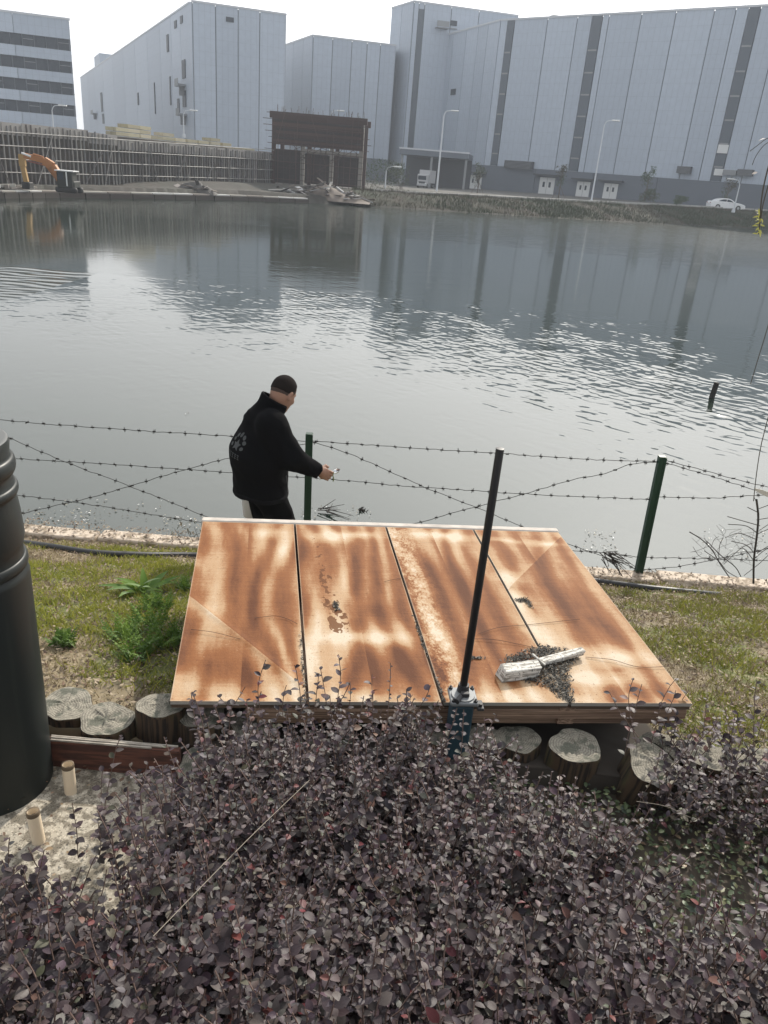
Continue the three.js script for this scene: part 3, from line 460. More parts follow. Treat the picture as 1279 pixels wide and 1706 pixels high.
const KERB_D = (X) => 5.62 + 0.022 * X;
function groundY(X, D) {
  const n = 0.05 * (fbm(X * 1.7, D * 1.7, 1) - 0.5) + 0.03 * (fbm(X * 6, D * 6, 2) - 0.5);
  const u = clamp((D - 2.2) / (KERB_D(X) - 0.1 - 2.2), -1, 1);
  return 1.30 - 1.0 * u + 0.08 * Math.sin(Math.max(0, u) * 3.14) + n * (D > 5.4 ? 0.4 : 1);
}
{
  const col = (X, D) => {
    const n = fbm(X * 2.2, D * 2.2, 3), m = fbm(X * 9, D * 9, 4), q = fbm(X * 30, D * 30, 8, 2);
    let c = mixc(X > 0 ? [0.17, 0.135, 0.085] : [0.20, 0.16, 0.098], [0.10, 0.11, 0.035], sst(n + (X > 0 ? 0.06 : -0.02), 0.42, 0.6)); c = mixc(c, [0.07, 0.055, 0.035], sst(m, 0.55, 0.75) * 0.8); c = mixc(c, [0.3, 0.25, 0.17], sst(q, 0.62, 0.8) * 0.6);
    if (D > 5.25) c = mixc(c, [0.16, 0.125, 0.085], 0.7); if (D < 2.45 && X > -0.75 && X < 1.3) c = mixc(c, [0.04, 0.032, 0.025], sst(-D, -2.45, -2.3)); if (boardHalf(X, D)) c = [0.04, 0.032, 0.025]; return c;  // bare soil by the plates, dark gap shade painted into its colour
  };
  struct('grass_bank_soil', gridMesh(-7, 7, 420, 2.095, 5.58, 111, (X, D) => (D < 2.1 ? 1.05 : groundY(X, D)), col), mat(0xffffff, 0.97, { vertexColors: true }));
  struct('bank_face', gridMesh(-7, 7, 40, 5.5, 6.1, 6, (X, D) => 0.2 - Math.max(0, D - 5.62) * 1.6), mat([0.10, 0.09, 0.075], 0.95));
  // pale concrete kerb along the water
  const ct = tex(256, 256, (u, v) => mixc([0.80, 0.74, 0.67], [0.58, 0.52, 0.45], sst(fbm(u * 24, v * 24, 5), 0.42, 0.7)).map((c) => c * (0.9 + 0.1 * hash3(u * 256 | 0, v * 256 | 0, 1))));
  const kg = []; for (let X = -6.9; X < 6.9; X += 0.92) kg.push(planarUV(rbox(0.905, 0.22, 0.17, 0.02, [X + 0.46, 0.22 + rr(-0.012, 0.012), -KERB_D(X + 0.46) - rr(0, 0.02)], [0, -0.022, rr(-0.01, 0.01)]), 1.2));
  struct('kerb', kg, mat(0xffffff, 0.9, { map: ct }));
  // concrete ground in front of the log row
  const grit = tex(512, 512, (u, v) => { const p = hash3(u * 170 | 0, v * 170 | 0, 2), f = fbm(u * 30, v * 30, 2); return mixc([0.66, 0.63, 0.57], [0.45, 0.42, 0.37], sst(f, 0.4, 0.65)).map((c) => c * (p > 0.9 ? 1.16 : p < 0.12 ? 0.72 : 1)); }, { rep: [1.6, 1.6] });
  struct('concrete_ground', gridMesh(-3, 3, 150, -1.2, 2.14, 90, (X, D) => 1.235 + 0.012 * (fbm(X * 5, D * 5, 2) - 0.5) + 0.006 * fbm(X * 40, D * 40, 3, 2) - (X > -0.3 ? 0.05 : 0)), mat(0xffffff, 0.93, { map: grit }));
}
// ---- valve chamber and its four rusty plates
const toBoard = (px, py) => { const p = onY(px, py, BY).sub(BO), c = Math.cos(bTurn), s = Math.sin(bTurn); const y = -(p.x * s + p.z * c); return [(p.x * c - p.z * s + SKEW * y) / bW, y / bL]; };   // 0..1 across, 0..1 away
const fromBoard = (u, v, up = 0) => new V3(u * bW - SKEW * v * bL, 0, -v * bL).applyAxisAngle(new V3(0, 1, 0), bTurn).add(BO).setY(BY + up);
{
  const t = thing('valve_chamber', 'concrete and timber chamber carrying the rusty plates', 'valve chamber', [BO.x, 0.3, BO.z], bTurn);
  const conc = mat([0.62, 0.56, 0.5], 0.92, { map: tex(256, 256, (u, v) => 0.75 + 0.25 * fbm(u * 20, v * 20, 3)) });
  const wood = tex(512, 64, (u, v) => { const g = fbm(u * 6, v * 26, 3), k = fbm(u * 40, v * 8, 6); return mixc([0.60, 0.50, 0.42], [0.38, 0.29, 0.23], sst(g, 0.35, 0.7)).map((c) => c * (0.85 + 0.25 * k)); });
  const wm = mat(0xffffff, 0.85, { map: wood }), H = BY - 0.3;
  part('back_wall', planarUV(rbox(bW + 0.02, H + 0.006, 0.05, 0.012, [bW / 2 - SKEW * bL, H / 2, -bL - 0.03])), conc, t);
  part('side_wall', planarUV(box(0.12, H - 0.06, bL - 0.35, [0.1, H / 2 - 0.03, -bL / 2 - 0.12])), conc, t); part('side_wall', planarUV(box(0.12, H - 0.06, bL - 0.35, [bW - 0.1, H / 2 - 0.03, -bL / 2 - 0.12])), conc, t);
  part('timber_beam', rbox(bW * 0.86, 0.042, 0.05, 0.006, [bW * 0.565, H - 0.053, -0.024]), wm, t); part('timber_beam', rbox(bW * 0.82, 0.03, 0.05, 0.006, [bW * 0.565, H - 0.092, -0.04]), wm, t);
  for (const x of [0.25, 0.5, 0.75]) part('bearer', box(0.06, 0.07, bL, [bW * x, H - 0.06, -bL / 2]), wm, t);
  part('pit_floor', box(bW - 0.2, 0.05, bL - 0.2, [bW / 2, 0.7, -bL / 2]), DARKM, t);
}
{
  // stains read off the photograph: [pixel x, y, half width m, half length m, amount]; positive is rust, negative bare pale sheet
  const blobs = [[395, 930, .05, .3, .35], [420, 1010, .045, .35, .28], [455, 950, .03, .3, .2], [360, 1110, .12, .09, .42], [420, 1120, .06, .16, .28], [310, 1040, .05, .12, .3], [345, 905, .1, .06, .15], [470, 920, .035, .14, -.5], [450, 885, .06, .04, -.45], [320, 935, .05, .05, -.3], [335, 1010, .07, .06, -.35], [360, 990, .02, .22, -.2], [290, 1140, .09, .07, -.5], [400, 1150, .16, .05, -.3], [440, 1170, .1, .06, -.25], [385, 1000, .02, .4, -.16], [438, 990, .016, .4, -.18],
    [545, 893, .09, .05, -.75], [600, 890, .08, .035, -.6], [575, 960, .018, .28, -.35], [525, 1000, .05, .2, -.15], [545, 1050, .04, .14, -.7], [530, 1110, .05, .14, -.9], [515, 960, .05, .4, .2], [560, 930, .05, .12, .2], [600, 980, .03, .3, .32], [625, 940, .05, .3, .22], [640, 1020, .1, .06, .22], [615, 1065, .13, .035, -.7], [660, 1060, .09, .06, -.3], [650, 1115, .14, .09, .5], [580, 1140, .08, .08, .25], [640, 1170, .16, .035, -.5], [570, 1165, .08, .04, -.3],
    [720, 890, .12, .035, -.7], [760, 895, .07, .04, -.55], [700, 960, .03, .22, -.3], [725, 1050, .035, .2, -.5], [740, 970, .07, .28, .32], [785, 980, .05, .25, .3], [800, 1050, .12, .14, .3], [760, 1010, .015, .25, -.15], [830, 1150, .2, .03, -.3], [800, 1110, .14, .08, .25], [690, 1090, .05, .12, .22], [870, 1160, .1, .03, -.45],
    [835, 900, .07, .022, -.5], [905, 905, .08, .022, -.55], [855, 965, .05, .05, -.75], [872, 1000, .035, .09, -.8], [895, 1050, .04, .12, -.65], [925, 1080, .03, .12, -.5], [930, 985, .06, .3, .3], [965, 1020, .06, .28, .38], [1000, 1040, .05, .2, .25], [880, 930, .1, .06, .12], [1000, 1090, .12, .06, -.6], [1050, 1100, .12, .05, -.45], [980, 1130, .14, .05, -.85], [1040, 1115, .1, .015, .2], [1080, 1150, .12, .04, .35], [1020, 1145, .1, .02, .15], [960, 1165, .06, .03, -.7], [920, 890, .08, .03, -.2]].map(([x, y, rx, ry, a]) => [...toBoard(x, y), rx, ry, a]);
  const L1 = [toBoard(312, 990), toBoard(512, 1150)], L2 = [toBoard(936, 893), toBoard(850, 978)];
  const side = (L, u, v) => ((L[1][0] - L[0][0]) * bW * (v - L[0][1]) * bL - (L[1][1] - L[0][1]) * bL * (u - L[0][0]) * bW) / Math.hypot((L[1][0] - L[0][0]) * bW, (L[1][1] - L[0][1]) * bL);
  const peel = [[527, 893], [533, 930], [540, 960], [548, 1000], [560, 1022], [566, 1045]].map(([x, y]) => toBoard(x, y));
  const edges = [0.0, toBoard(501, 1020)[0], toBoard(690, 1020)[0], toBoard(866, 1020)[0], 1].map((e, i) => (i % 4 ? i / 4 * 0.4 + e * 0.6 : e));
  const cream = [0.765, 0.705, 0.625], tan = [0.655, 0.53, 0.40], rust = [0.515, 0.335, 0.205], dark = [0.34, 0.20, 0.12], umber = [0.36, 0.22, 0.12];
  function rustAt(U, V, k) {
    const X = U * bW, Y = V * bL; const wx = 0.045 * (fbm(X * 5, Y * 3, 1) - 0.5), wy = 0.1 * (fbm(X * 4, Y * 4, 2) - 0.5);
    const bend = X * 8.2 + 0.55 * k + 0.5 * Math.pow(Math.abs(V - 0.5) * 2, 2.5) * (U * 4 - k < 0.5 ? 1 : -1) + 1.5 * (fbm(X * 3, Y * 1.6, 41, 2) - 0.5); let r = 0.48 + 0.17 * Math.sin(6.283 * bend) * (0.35 + 1.1 * fbm(X * 5, Y * 2.5, 44, 2)) + 0.32 * (fbm((X + wx) * 13, Y * 1.0 + k * 5, 3) - 0.5) + 0.15 * (fbm((X + wx * .6) * 34, Y * 1.6 + k * 9, 15, 3) - 0.5) + 0.32 * (fbm(X * 3.2, Y * 2.4, 4) - 0.5);
    for (const [u, v, rx, ry, a] of blobs) { const dx = ((U - u) * bW + wx * 1.6) / rx, dy = ((V - v) * bL + wy) / ry, q = dx * dx + dy * dy; if (q < 9) r += a * 0.66 * Math.exp(-q * 0.62); }
    if (k === 0) { const s = side(L1, U, V); if (V < L1[0][1] + 0.02) r += s < 0 ? -0.22 * Math.exp(s / 0.12) : 0.07 * Math.exp(-s / 0.05); }
    if (k === 3) { const s = side(L2, U, V), on = V > L2[1][1] - 0.02; if (on) r += s > 0 ? -0.02 : 0; if (on) r += s < 0 ? -0.14 * Math.exp(s / 0.06) : 0.1 * Math.exp(-s / 0.07); }
    r += 0.10 * (fbm(X * 60, Y * 14, 7, 2) - 0.5) + 0.10 * (fbm(X * 12, Y * 110, 8, 3) - 0.5) + 0.09 * (fbm(X * 190, Y * 150, 9, 2) - 0.5);
    return r;
  }
  const plateBump = tex(256, 256, (u, v) => 0.5 + 0.5 * (fbm(u * 40, v * 30, 3) - 0.5) + (hash3(u * 256 | 0, v * 256 | 0, 9) - 0.5) * 0.25, { srgb: false, rep: [2, 5] });
  const names = ['leftmost of the four, with a long diagonal crease', 'second from the left, with a dark peeling strip', 'behind the valve rod, with a grainy pale streak', 'rightmost, with a short crease from its far corner'];
  for (let k = 0; k < 4; k++) {
    const u0 = edges[k] + (k ? 0.0028 : 0), u1 = edges[k + 1] - (k < 3 ? 0.0028 : 0), w = (u1 - u0) * bW;
    const map = tex(512, 1024, (a, b) => {
      const U = mix(u0, u1, a), V = b, X = U * bW, Y = V * bL; let r = rustAt(U, V, k);
      const sp = fbm(X * 170, Y * 120, 11, 2);
      if (k === 2) { const g = Math.exp(-(((U - toBoard(715, 1040)[0]) * bW / 0.07) ** 2)); r += g * ((0.5 - sp) * 0.55 + (0.5 - fbm(X * 45, Y * 30, 71, 3)) * 0.7 - 0.14); }
      let c = r < 0.28 ? mixc(cream, tan, clamp(r / 0.28 * 0.75 + 0.1, 0, 1)) : r < 0.5 ? mixc(mixc(cream, tan, 0.85), rust, sst(r, 0.28, 0.62)) : mixc(mixc(mixc(cream, tan, 0.85), rust, sst(r, 0.28, 0.62)), dark, sst(r, 0.55, 1.0));
      if (k === 1) for (let i = 1; i < peel.length; i++) { const [p, q] = [peel[i - 1], peel[i]]; const t = clamp((V - p[1]) / (q[1] - p[1]), 0, 1), cx = mix(p[0], q[0], t), dd = Math.hypot((U - cx) * bW, Math.max(0, (V - Math.max(p[1], q[1])), Math.min(p[1], q[1]) - V) * bL), f = i / peel.length, wd = 0.012 + 0.02 * f; if (dd < wd * 1.5 && fbm(X * 60, Y * 45, 13, 3) > 0.70 - 0.34 * f + dd / wd * 0.12) c = mixc(c, umber, 0.8); }
      const scr = vn(X * 8, Y * 260, 5) > 0.93 && vn(X * 3, Y * 20, 6) > 0.6; if (scr) c = c.map((q) => q * 0.86);
      const e = Math.min(a * w, (1 - a) * w, b * bL, (1 - b) * bL); if (e < 0.004) c = mixc(c, [0.7, 0.65, 0.58], 0.5);
      const dot = fbm(X * 130, Y * 130, 33, 2); if (dot > 0.84) c = mixc(c, umber, 0.4); if (dot < 0.13 && r < 0.6) c = mixc(c, cream, 0.3); const gr = 0.92 + 0.12 * hash3(X * 900 | 0, Y * 900 | 0, k);
      return c.map((q) => q * gr);
    });
    const hf = (x, y) => { const U = (u0 * bW + x) / bW, V = y / bL; let h = 0.004 * (fbm(x * 4, y * 3, 20 + k, 2) - 0.5); if (k === 0) { const s = side(L1, U, V); if (V < L1[0][1]) h += 0.0035 * Math.exp(-((s / 0.015) ** 2)) + (s < 0 ? -0.012 * Math.min(1, -s / 0.15) * 0.4 : 0); } if (k === 3) { const s = side(L2, U, V); if (V > L2[1][1]) h += 0.004 * Math.exp(-((s / 0.015) ** 2)); } const e = Math.min(x, w - x, y, bL - y); return h * sst(e, 0, 0.03); };
    const t = thing('cover_plate', 'rusty cover, ' + names[k], 'cover plate', fromBoard(u0, 0, 0), bTurn);
    const g = gridMesh(0, w, 60, 0, bL, 160, hf); const uv = g.attributes.uv; for (let i = 0; i < uv.count; i++) uv.setXY(i, uv.getX(i) / w, uv.getY(i) / bL);
    part('sheet', g, new THREE.MeshPhysicalMaterial({ map, roughness: 0.74, specularIntensity: 0.3, bumpMap: plateBump, bumpScale: 0.0012 }), t);
    part('rim', [box(w - 0.002, 0.012, 0.006, [w / 2, -0.008, -0.003]), box(w - 0.002, 0.012, 0.006, [w / 2, -0.008, -bL + 0.003]), box(0.006, 0.012, bL - 0.012, [0.004, -0.008, -bL / 2]), box(0.006, 0.012, bL - 0.012, [w - 0.004, -0.008, -bL / 2])], mat([0.42, 0.40, 0.37], 0.5, { metalness: 0.4 }), t);
    part('board', box(w - 0.006, 0.018, bL - 0.006, [w / 2, -0.021, -bL / 2]), mat([0.09, 0.06, 0.04], 0.9), t);
  }
  for (const o of scene.children) if (o.name.startsWith('cover_plate')) for (const p of o.children) p.geometry.applyMatrix4(new THREE.Matrix4().makeShear(0, 0, 0, 0, SKEW, 0));
  // what lies on the plates
  const gw = tex(256, 128, (u, v) => { const g = fbm(u * 5, v * 30, 3), k = fbm(u * 30, v * 12, 6); return mixc([0.80, 0.79, 0.76], [0.50, 0.48, 0.45], sst(g, 0.42, 0.75)).map((c) => c * (k < 0.3 ? 0.6 : 1)); });
  const gwm = mat(0xffffff, 0.85, { map: gw });
  function chunk(name, label, cat, pa, pb, w, h, lift) { const a = fromBoard(...toBoard(...pa)), b = fromBoard(...toBoard(...pb)), t = thing(name, label, cat, a.clone().setY(BY), Math.atan2(-(b.z - a.z), b.x - a.x)); const L = a.distanceTo(b); const g = new RoundedBoxGeometry(L, h, w, 4, 0.004); const p = g.attributes.position; for (let i = 0; i < p.count; i++) { const x = p.getX(i), y = p.getY(i), z = p.getZ(i), n = fbm(x * 30 + 5, y * 40, z * 40 + w * 99, 2) - 0.5; p.setXYZ(i, x + n * 0.012 + (Math.abs(x) > L * .45 ? y * 0.45 : 0), y + n * 0.007 * (y > 0 ? 1 : .2), z + n * 0.012); } g.computeVertexNormals(); part('block', planarUV(g, 6), gwm, t, [L / 2, h / 2 + lift, 0], [0, 0, 0.0]); return t; }
  chunk('wood_block', 'pale weathered wood block lying on the rusty plates, the left of two', 'wood block', [833, 1130], [893, 1122], 0.056, 0.046, 0.0);
  chunk('wood_block', 'pale weathered wood block half on the leaf litter, the right of two', 'wood block', [898, 1112], [969, 1093], 0.034, 0.02, 0.014);
  chunk('stick', 'short grey stick lying across the two wood blocks', 'stick', [884, 1101], [906, 1120], 0.009, 0.008, 0.03);
  // dark leaf litter caught under the blocks and along the joints
  const lp = new THREE.BufferGeometry(); lp.setAttribute('position', new THREE.Float32BufferAttribute([-0.007, 0, 0, 0, 0.001, 0.0022, 0.007, 0.0015, 0, 0, 0.0005, -0.0022], 3)); lp.setIndex([0, 1, 2, 0, 2, 3]); lp.computeVertexNormals(); lp.setAttribute('uv', new THREE.Float32BufferAttribute(new Array(8).fill(0), 2));
  const pile = [[840, 1100], [880, 1085], [905, 1078], [940, 1082], [965, 1095], [945, 1112], [950, 1150], [955, 1172], [940, 1168], [905, 1140], [870, 1135]].map(([x, y]) => toBoard(x, y)), jt = [[738, 1165, 0.004, 0.12], [700, 1060, 0.004, 0.1], [880, 1005, 0.012, 0.03], [868, 1000, 0.02, 0.012], [790, 1097, 0.03, 0.006], [505, 1120, 0.004, 0.2], [560, 1010, 0.01, 0.03]].map(([x, y, a, b]) => [...toBoard(x, y), a, b]);
  const N = 3900, im = new THREE.InstancedMesh(lp, mat(0xffffff, 0.8, { side: THREE.DoubleSide }), N), o = new THREE.Object3D(), c = new THREE.Color(); seed = 81;
  for (let i = 0; i < N; i++) {
    let u, v, up; if (i < 3300) { do { u = rr(0.6, 0.9); v = rr(-0.05, 0.35); } while (!inPoly(pile, u + 0.012 * rr(-1, 1) * rnd(), v + 0.02 * rr(-1, 1) * rnd())); const [cu, cv] = toBoard(915, 1112); up = rnd() * 0.022 * Math.exp(-(((u - cu) / 0.06) ** 2) - (((v - cv) / 0.1) ** 2)) + 0.002; } else { const j = jt[i % jt.length]; u = j[0] + (rnd() + rnd() - 1) * j[2] / bW * 1.6; v = clamp(j[1] + (rnd() + rnd() - 1) * j[3] / bL * 1.6, 0.005, 0.99); up = 0.003; }
    o.position.copy(fromBoard(u, v, up)); o.rotation.set(rr(-0.6, 0.6), rr(0, 6.28), rr(-0.6, 0.6)); o.scale.setScalar(rr(0.6, 1.35)); o.updateMatrix(); im.setMatrixAt(i, o.matrix);
    const m = rnd(); im.setColorAt(i, m < 0.6 ? c.setRGB(0.03, 0.028, 0.024) : m < 0.87 ? c.setRGB(0.08, 0.072, 0.06) : c.setRGB(0.2, 0.18, 0.15));
  }
  im.name = 'leaf_litter'; im.userData.kind = 'stuff'; tag(im, 'dark dry leaf litter under the wood blocks on the plates', 'leaf litter'); scene.add(im);
  const tw = mat([0.09, 0.05, 0.035], 0.9); let ti = 0;
  const twl = ['thin dry twig arching across the joint behind the valve rod', 'thin straight twig running from the valve rod to the wood blocks', 'thin twig right of the wood blocks reaching the plate edge', 'thin twig on the left plate near its right joint', 'short twig on the second plate near its right joint', 'thin twig on the left plate lying across the crease'];
  for (const pts of [[[795, 1058], [830, 1048], [880, 1042], [965, 1034]], [[770, 1066], [820, 1068], [880, 1078], [925, 1088]], [[975, 1096], [1020, 1102], [1060, 1112], [1115, 1113]], [[424, 1031], [460, 1029], [480, 1033], [495, 1042]], [[640, 970], [655, 968], [668, 964]], [[318, 1050], [355, 1056], [400, 1066]]]) { const P = pts.map(([x, y], i) => fromBoard(...toBoard(x, y), 0.004 + (i % 2) * 0.004)); const t = thing('dry_twig', twl[ti++], 'twig', P[0]); part('stem', tube(P.map((p) => p.clone().sub(P[0])), 0.0011, 4), tw, t); }
}
{ // valve with its threaded rod
  const r = ray(771, 1158), D = 2.19, p = at(771, 1158, D), t = thing('valve_stand', 'square blue valve box with grey flange and a tall black threaded rod', 'valve', [p.x, 1.24, p.z], 0.1), H = p.y - 1.24;
  const blue = mat([0.014, 0.042, 0.062], 0.55), grey = mat([0.21, 0.22, 0.225], 0.6, { metalness: 0.2 }), blk = mat([0.010, 0.010, 0.011], 0.42), lowy = mat([0.03, 0.03, 0.032], 0.6);
  part('box', rbox(0.076, H - 0.02, 0.076, 0.012, [0, (H - 0.02) / 2, 0]), blue, t);
  const fl = part('flange', [rbox(0.096, 0.016, 0.092, 0.006, [0, H - 0.008, 0]), cyl(0.04, 0.042, 0.006, 28, [0, H + 0.002, 0])], grey, t);
  for (const x of [-0.038, 0.038]) for (const z of [-0.036, 0.036]) part('bolt', [cyl(0.0075, 0.0075, 0.008, 6, [x, H + 0.003, z]), cyl(0.003, 0.003, 0.016, 6, [x, H + 0.005, z])], lowy, fl);
  part('handle', [bar([0.0, H + 0.008, 0.0], [-0.03, H + 0.006, 0.045], 0.008, 0.011, 6), rbox(0.03, 0.016, 0.02, 0.005, [0.004, H + 0.012, 0.012])], lowy, fl);
  part('bracket', [rbox(0.024, 0.012, 0.05, 0.004, [0.056, H - 0.02, 0.03]), cyl(0.007, 0.007, 0.014, 8, [0.056, H - 0.01, 0.04])], lowy, t);
  const base = new V3(0.002, H, -0.02), top = at(833, 747, D - 0.0).sub(t.position).applyAxisAngle(new V3(0, 1, 0), -0.1), L = base.distanceTo(top), pts = [];
  const pitch = 0.0062, n = Math.floor(L / pitch); for (let i = 0; i <= n; i++) { const y = i * pitch; pts.push(new THREE.Vector2(0.0118, y), new THREE.Vector2(0.0136, y + pitch * 0.5)); } pts.unshift(new THREE.Vector2(0.0001, 0)); pts.push(new THREE.Vector2(0.0125, L), new THREE.Vector2(0.0001, L));
  const lg = new THREE.LatheGeometry(pts, 14); lg.applyQuaternion(new THREE.Quaternion().setFromUnitVectors(new V3(0, 1, 0), top.clone().sub(base).normalize())); lg.translate(base.x, base.y, base.z);
  part('threaded_rod', lg, blk, t); part('collar', cyl(0.019, 0.022, 0.03, 16, [0.003, H + 0.016, -0.02]), lowy, t);
}
{ // row of upright log ends holding the bank
  const rings = (k) => tex(512, 512, (u, v) => { const x = u - 0.5 + 0.05 * (fbm(u * 3, v * 3, k) - 0.5), y = v - 0.5 + 0.04 * (hash3(k, 3, 1) - 0.5), r = Math.hypot(x, y) * (1 + 0.10 * (fbm(u * 5, v * 5, k + 9) - 0.5)), a = Math.atan2(y, x); const ring = 0.5 + 0.5 * Math.sin(r * 125 + 2 * fbm(u * 6, v * 6, k)); let c = mixc([0.57, 0.55, 0.50], [0.40, 0.375, 0.33], Math.pow(ring, 2.2) * (0.3 + 0.7 * fbm(u * 4, v * 4, k + 50))); const crack = Math.abs(Math.sin(a * 4.5 + k + 0.6 * fbm(r * 12, a, k))) < 0.02 + 0.03 * (1 - r * 2) && r < 0.46 && vn(a * 3, k, 2) > 0.45; if (crack) c = [0.14, 0.11, 0.09]; const gr = fbm(u * 70, v * 70, k, 2), st = fbm(u * 6, v * 6, k + 30); c = mixc(c, [0.30, 0.31, 0.27], sst(st, 0.5, 0.72) * 0.7); return c.map((q) => q * (0.82 + 0.3 * gr)); });
  const bark = tex(256, 256, (u, v) => { const g = fbm(u * 30, v * 4, 3), h = fbm(u * 8, v * 8, 5); return mixc([0.30, 0.235, 0.17], [0.14, 0.11, 0.085], sst(g, 0.35, 0.7)).map((c, i) => c * (i === 1 ? 1 + 0.15 * sst(h, 0.5, 0.8) : 1)); });
  const tops = [0, 1, 2, 3].map((k) => { const m = rings(k * 7 + 1); return mat(0xffffff, 0.92, { map: m, bumpMap: m, bumpScale: 0.004 }); }), barkM = mat(0xffffff, 0.95, { map: bark, bumpMap: bark, bumpScale: 0.006 });
  const L = [[112, 1172, 44, 1.36, 0, 0, 'broad grey log end nearest the dark bollard'], [186, 1189, 43, 1.37, 0.05, 0.02, 'ringed grey log end, second from the bollard'], [268, 1187, 40, 1.42, -0.08, 0.02, 'taller log end at the left corner of the rusty plates'], [338, 1186, 36, 1.39, 0.02, 0, 'leaf strewn log end just behind the low tilted one'], [322, 1226, 37, 1.31, 0.28, -0.12, 'low tilted pale log end with bold growth rings'],
    [420, 1205, 40, 1.36, 0, 0, 'log end hidden among the leaves left of the hedge top'], [733, 1216, 40, 1.36, 0, 0.03, 'leaf covered log end under the blue valve box'], [808, 1224, 33, 1.36, 0.03, 0, 'small mossy log end right of the valve box'], [870, 1228, 36, 1.36, 0.02, 0.03, 'grey log end second right of the valve box'], [950, 1236, 43, 1.39, 0.03, -0.03, 'clean round log end with fine cracks, most exposed on the right'], [1042, 1240, 46, 1.40, 0.14, -0.15, 'leaning log with broken grey top right of the clean one'], [1108, 1244, 36, 1.35, 0, 0.03, 'log end under the purple leaves, left of the pale pair'], [1170, 1252, 37, 1.37, 0.02, 0, 'pale log end showing through leaves, left of a pale pair'], [1214, 1262, 34, 1.36, 0.04, 0.02, 'pale log end showing through leaves, right of a pale pair'], [1272, 1268, 36, 1.35, 0, 0, 'log end at the right edge under red leaves']];
  seed = 91;
  L.forEach(([px, py, r, y, rx, rz, label], i) => {
    const c = onY(px, py, y), z = c.clone().sub(EYE).dot(new V3(0, 0, -1).applyQuaternion(camera.quaternion)), rad = r * z / 1282, H = y - 0.85;
    const t = thing('log_post', label, 'log post', [c.x, 0.85, c.z], rnd() * 6.28); t.rotation.order = 'XYZ'; t.rotation.set(rx, 0, rz);
    const N = 40, wob = (a) => rad * (1 + 0.07 * Math.sin(a * 2 + i) + 0.05 * Math.sin(a * 3 + i * 2) + 0.035 * Math.sin(a * 5 + i * 3.3) + 0.015 * Math.sin(a * 9 + i * 5));
    const P = [], U = [], I = [], rows = 9; for (let j = 0; j <= rows; j++) for (let q = 0; q <= N; q++) { const a = q / N * 6.2832, w = wob(a) * (j === rows ? 0.965 : 1 + 0.012 * Math.sin(j * 2.1 + q)); P.push(Math.cos(a) * w, j === rows ? H : (H - 0.008) * j / (rows - 1), Math.sin(a) * w); U.push(q / N * 2, j / rows * 1.5); if (j < rows && q < N) { const k = j * (N + 1) + q; I.push(k, k + N + 1, k + 1, k + 1, k + N + 1, k + N + 2); } }
    const g = new THREE.BufferGeometry(); g.setAttribute('position', new THREE.Float32BufferAttribute(P, 3)); g.setAttribute('uv', new THREE.Float32BufferAttribute(U, 2)); g.setIndex(I); g.computeVertexNormals(); part('bark', g, barkM, t);
    const P2 = [0, H, 0], U2 = [0.5, 0.5], I2 = []; for (let s = 1; s <= 6; s++) for (let q = 0; q < N; q++) { const a = q / N * 6.2832, w = wob(a) * s / 6 * 0.966, rough = s < 6 ? 0.022 * (fbm(Math.cos(a) * s * 2 + i * 9, Math.sin(a) * s * 2, 2) - 0.5) : -0.0; P2.push(Math.cos(a) * w, H + rough + (i === 10 ? 0.03 * (fbm(Math.cos(a) * s * .4 + 4, Math.sin(a) * s * .4 + 4, 3) - 0.5) : 0), Math.sin(a) * w); U2.push(0.5 + 0.48 * Math.cos(a) * s / 6, 0.5 + 0.48 * Math.sin(a) * s / 6); const k = 1 + (s - 1) * N + q, k2 = 1 + (s - 1) * N + (q + 1) % N; if (s === 1) I2.push(0, k2, k); else { I2.push(k - N, k2 - N, k, k2 - N, k2, k); } }
    const g2 = new THREE.BufferGeometry(); g2.setAttribute('position', new THREE.Float32BufferAttribute(P2, 3)); g2.setAttribute('uv', new THREE.Float32BufferAttribute(U2, 2)); g2.setIndex(I2); g2.computeVertexNormals(); part('cut_end', g2, tops[i % 4], t);
  });
}
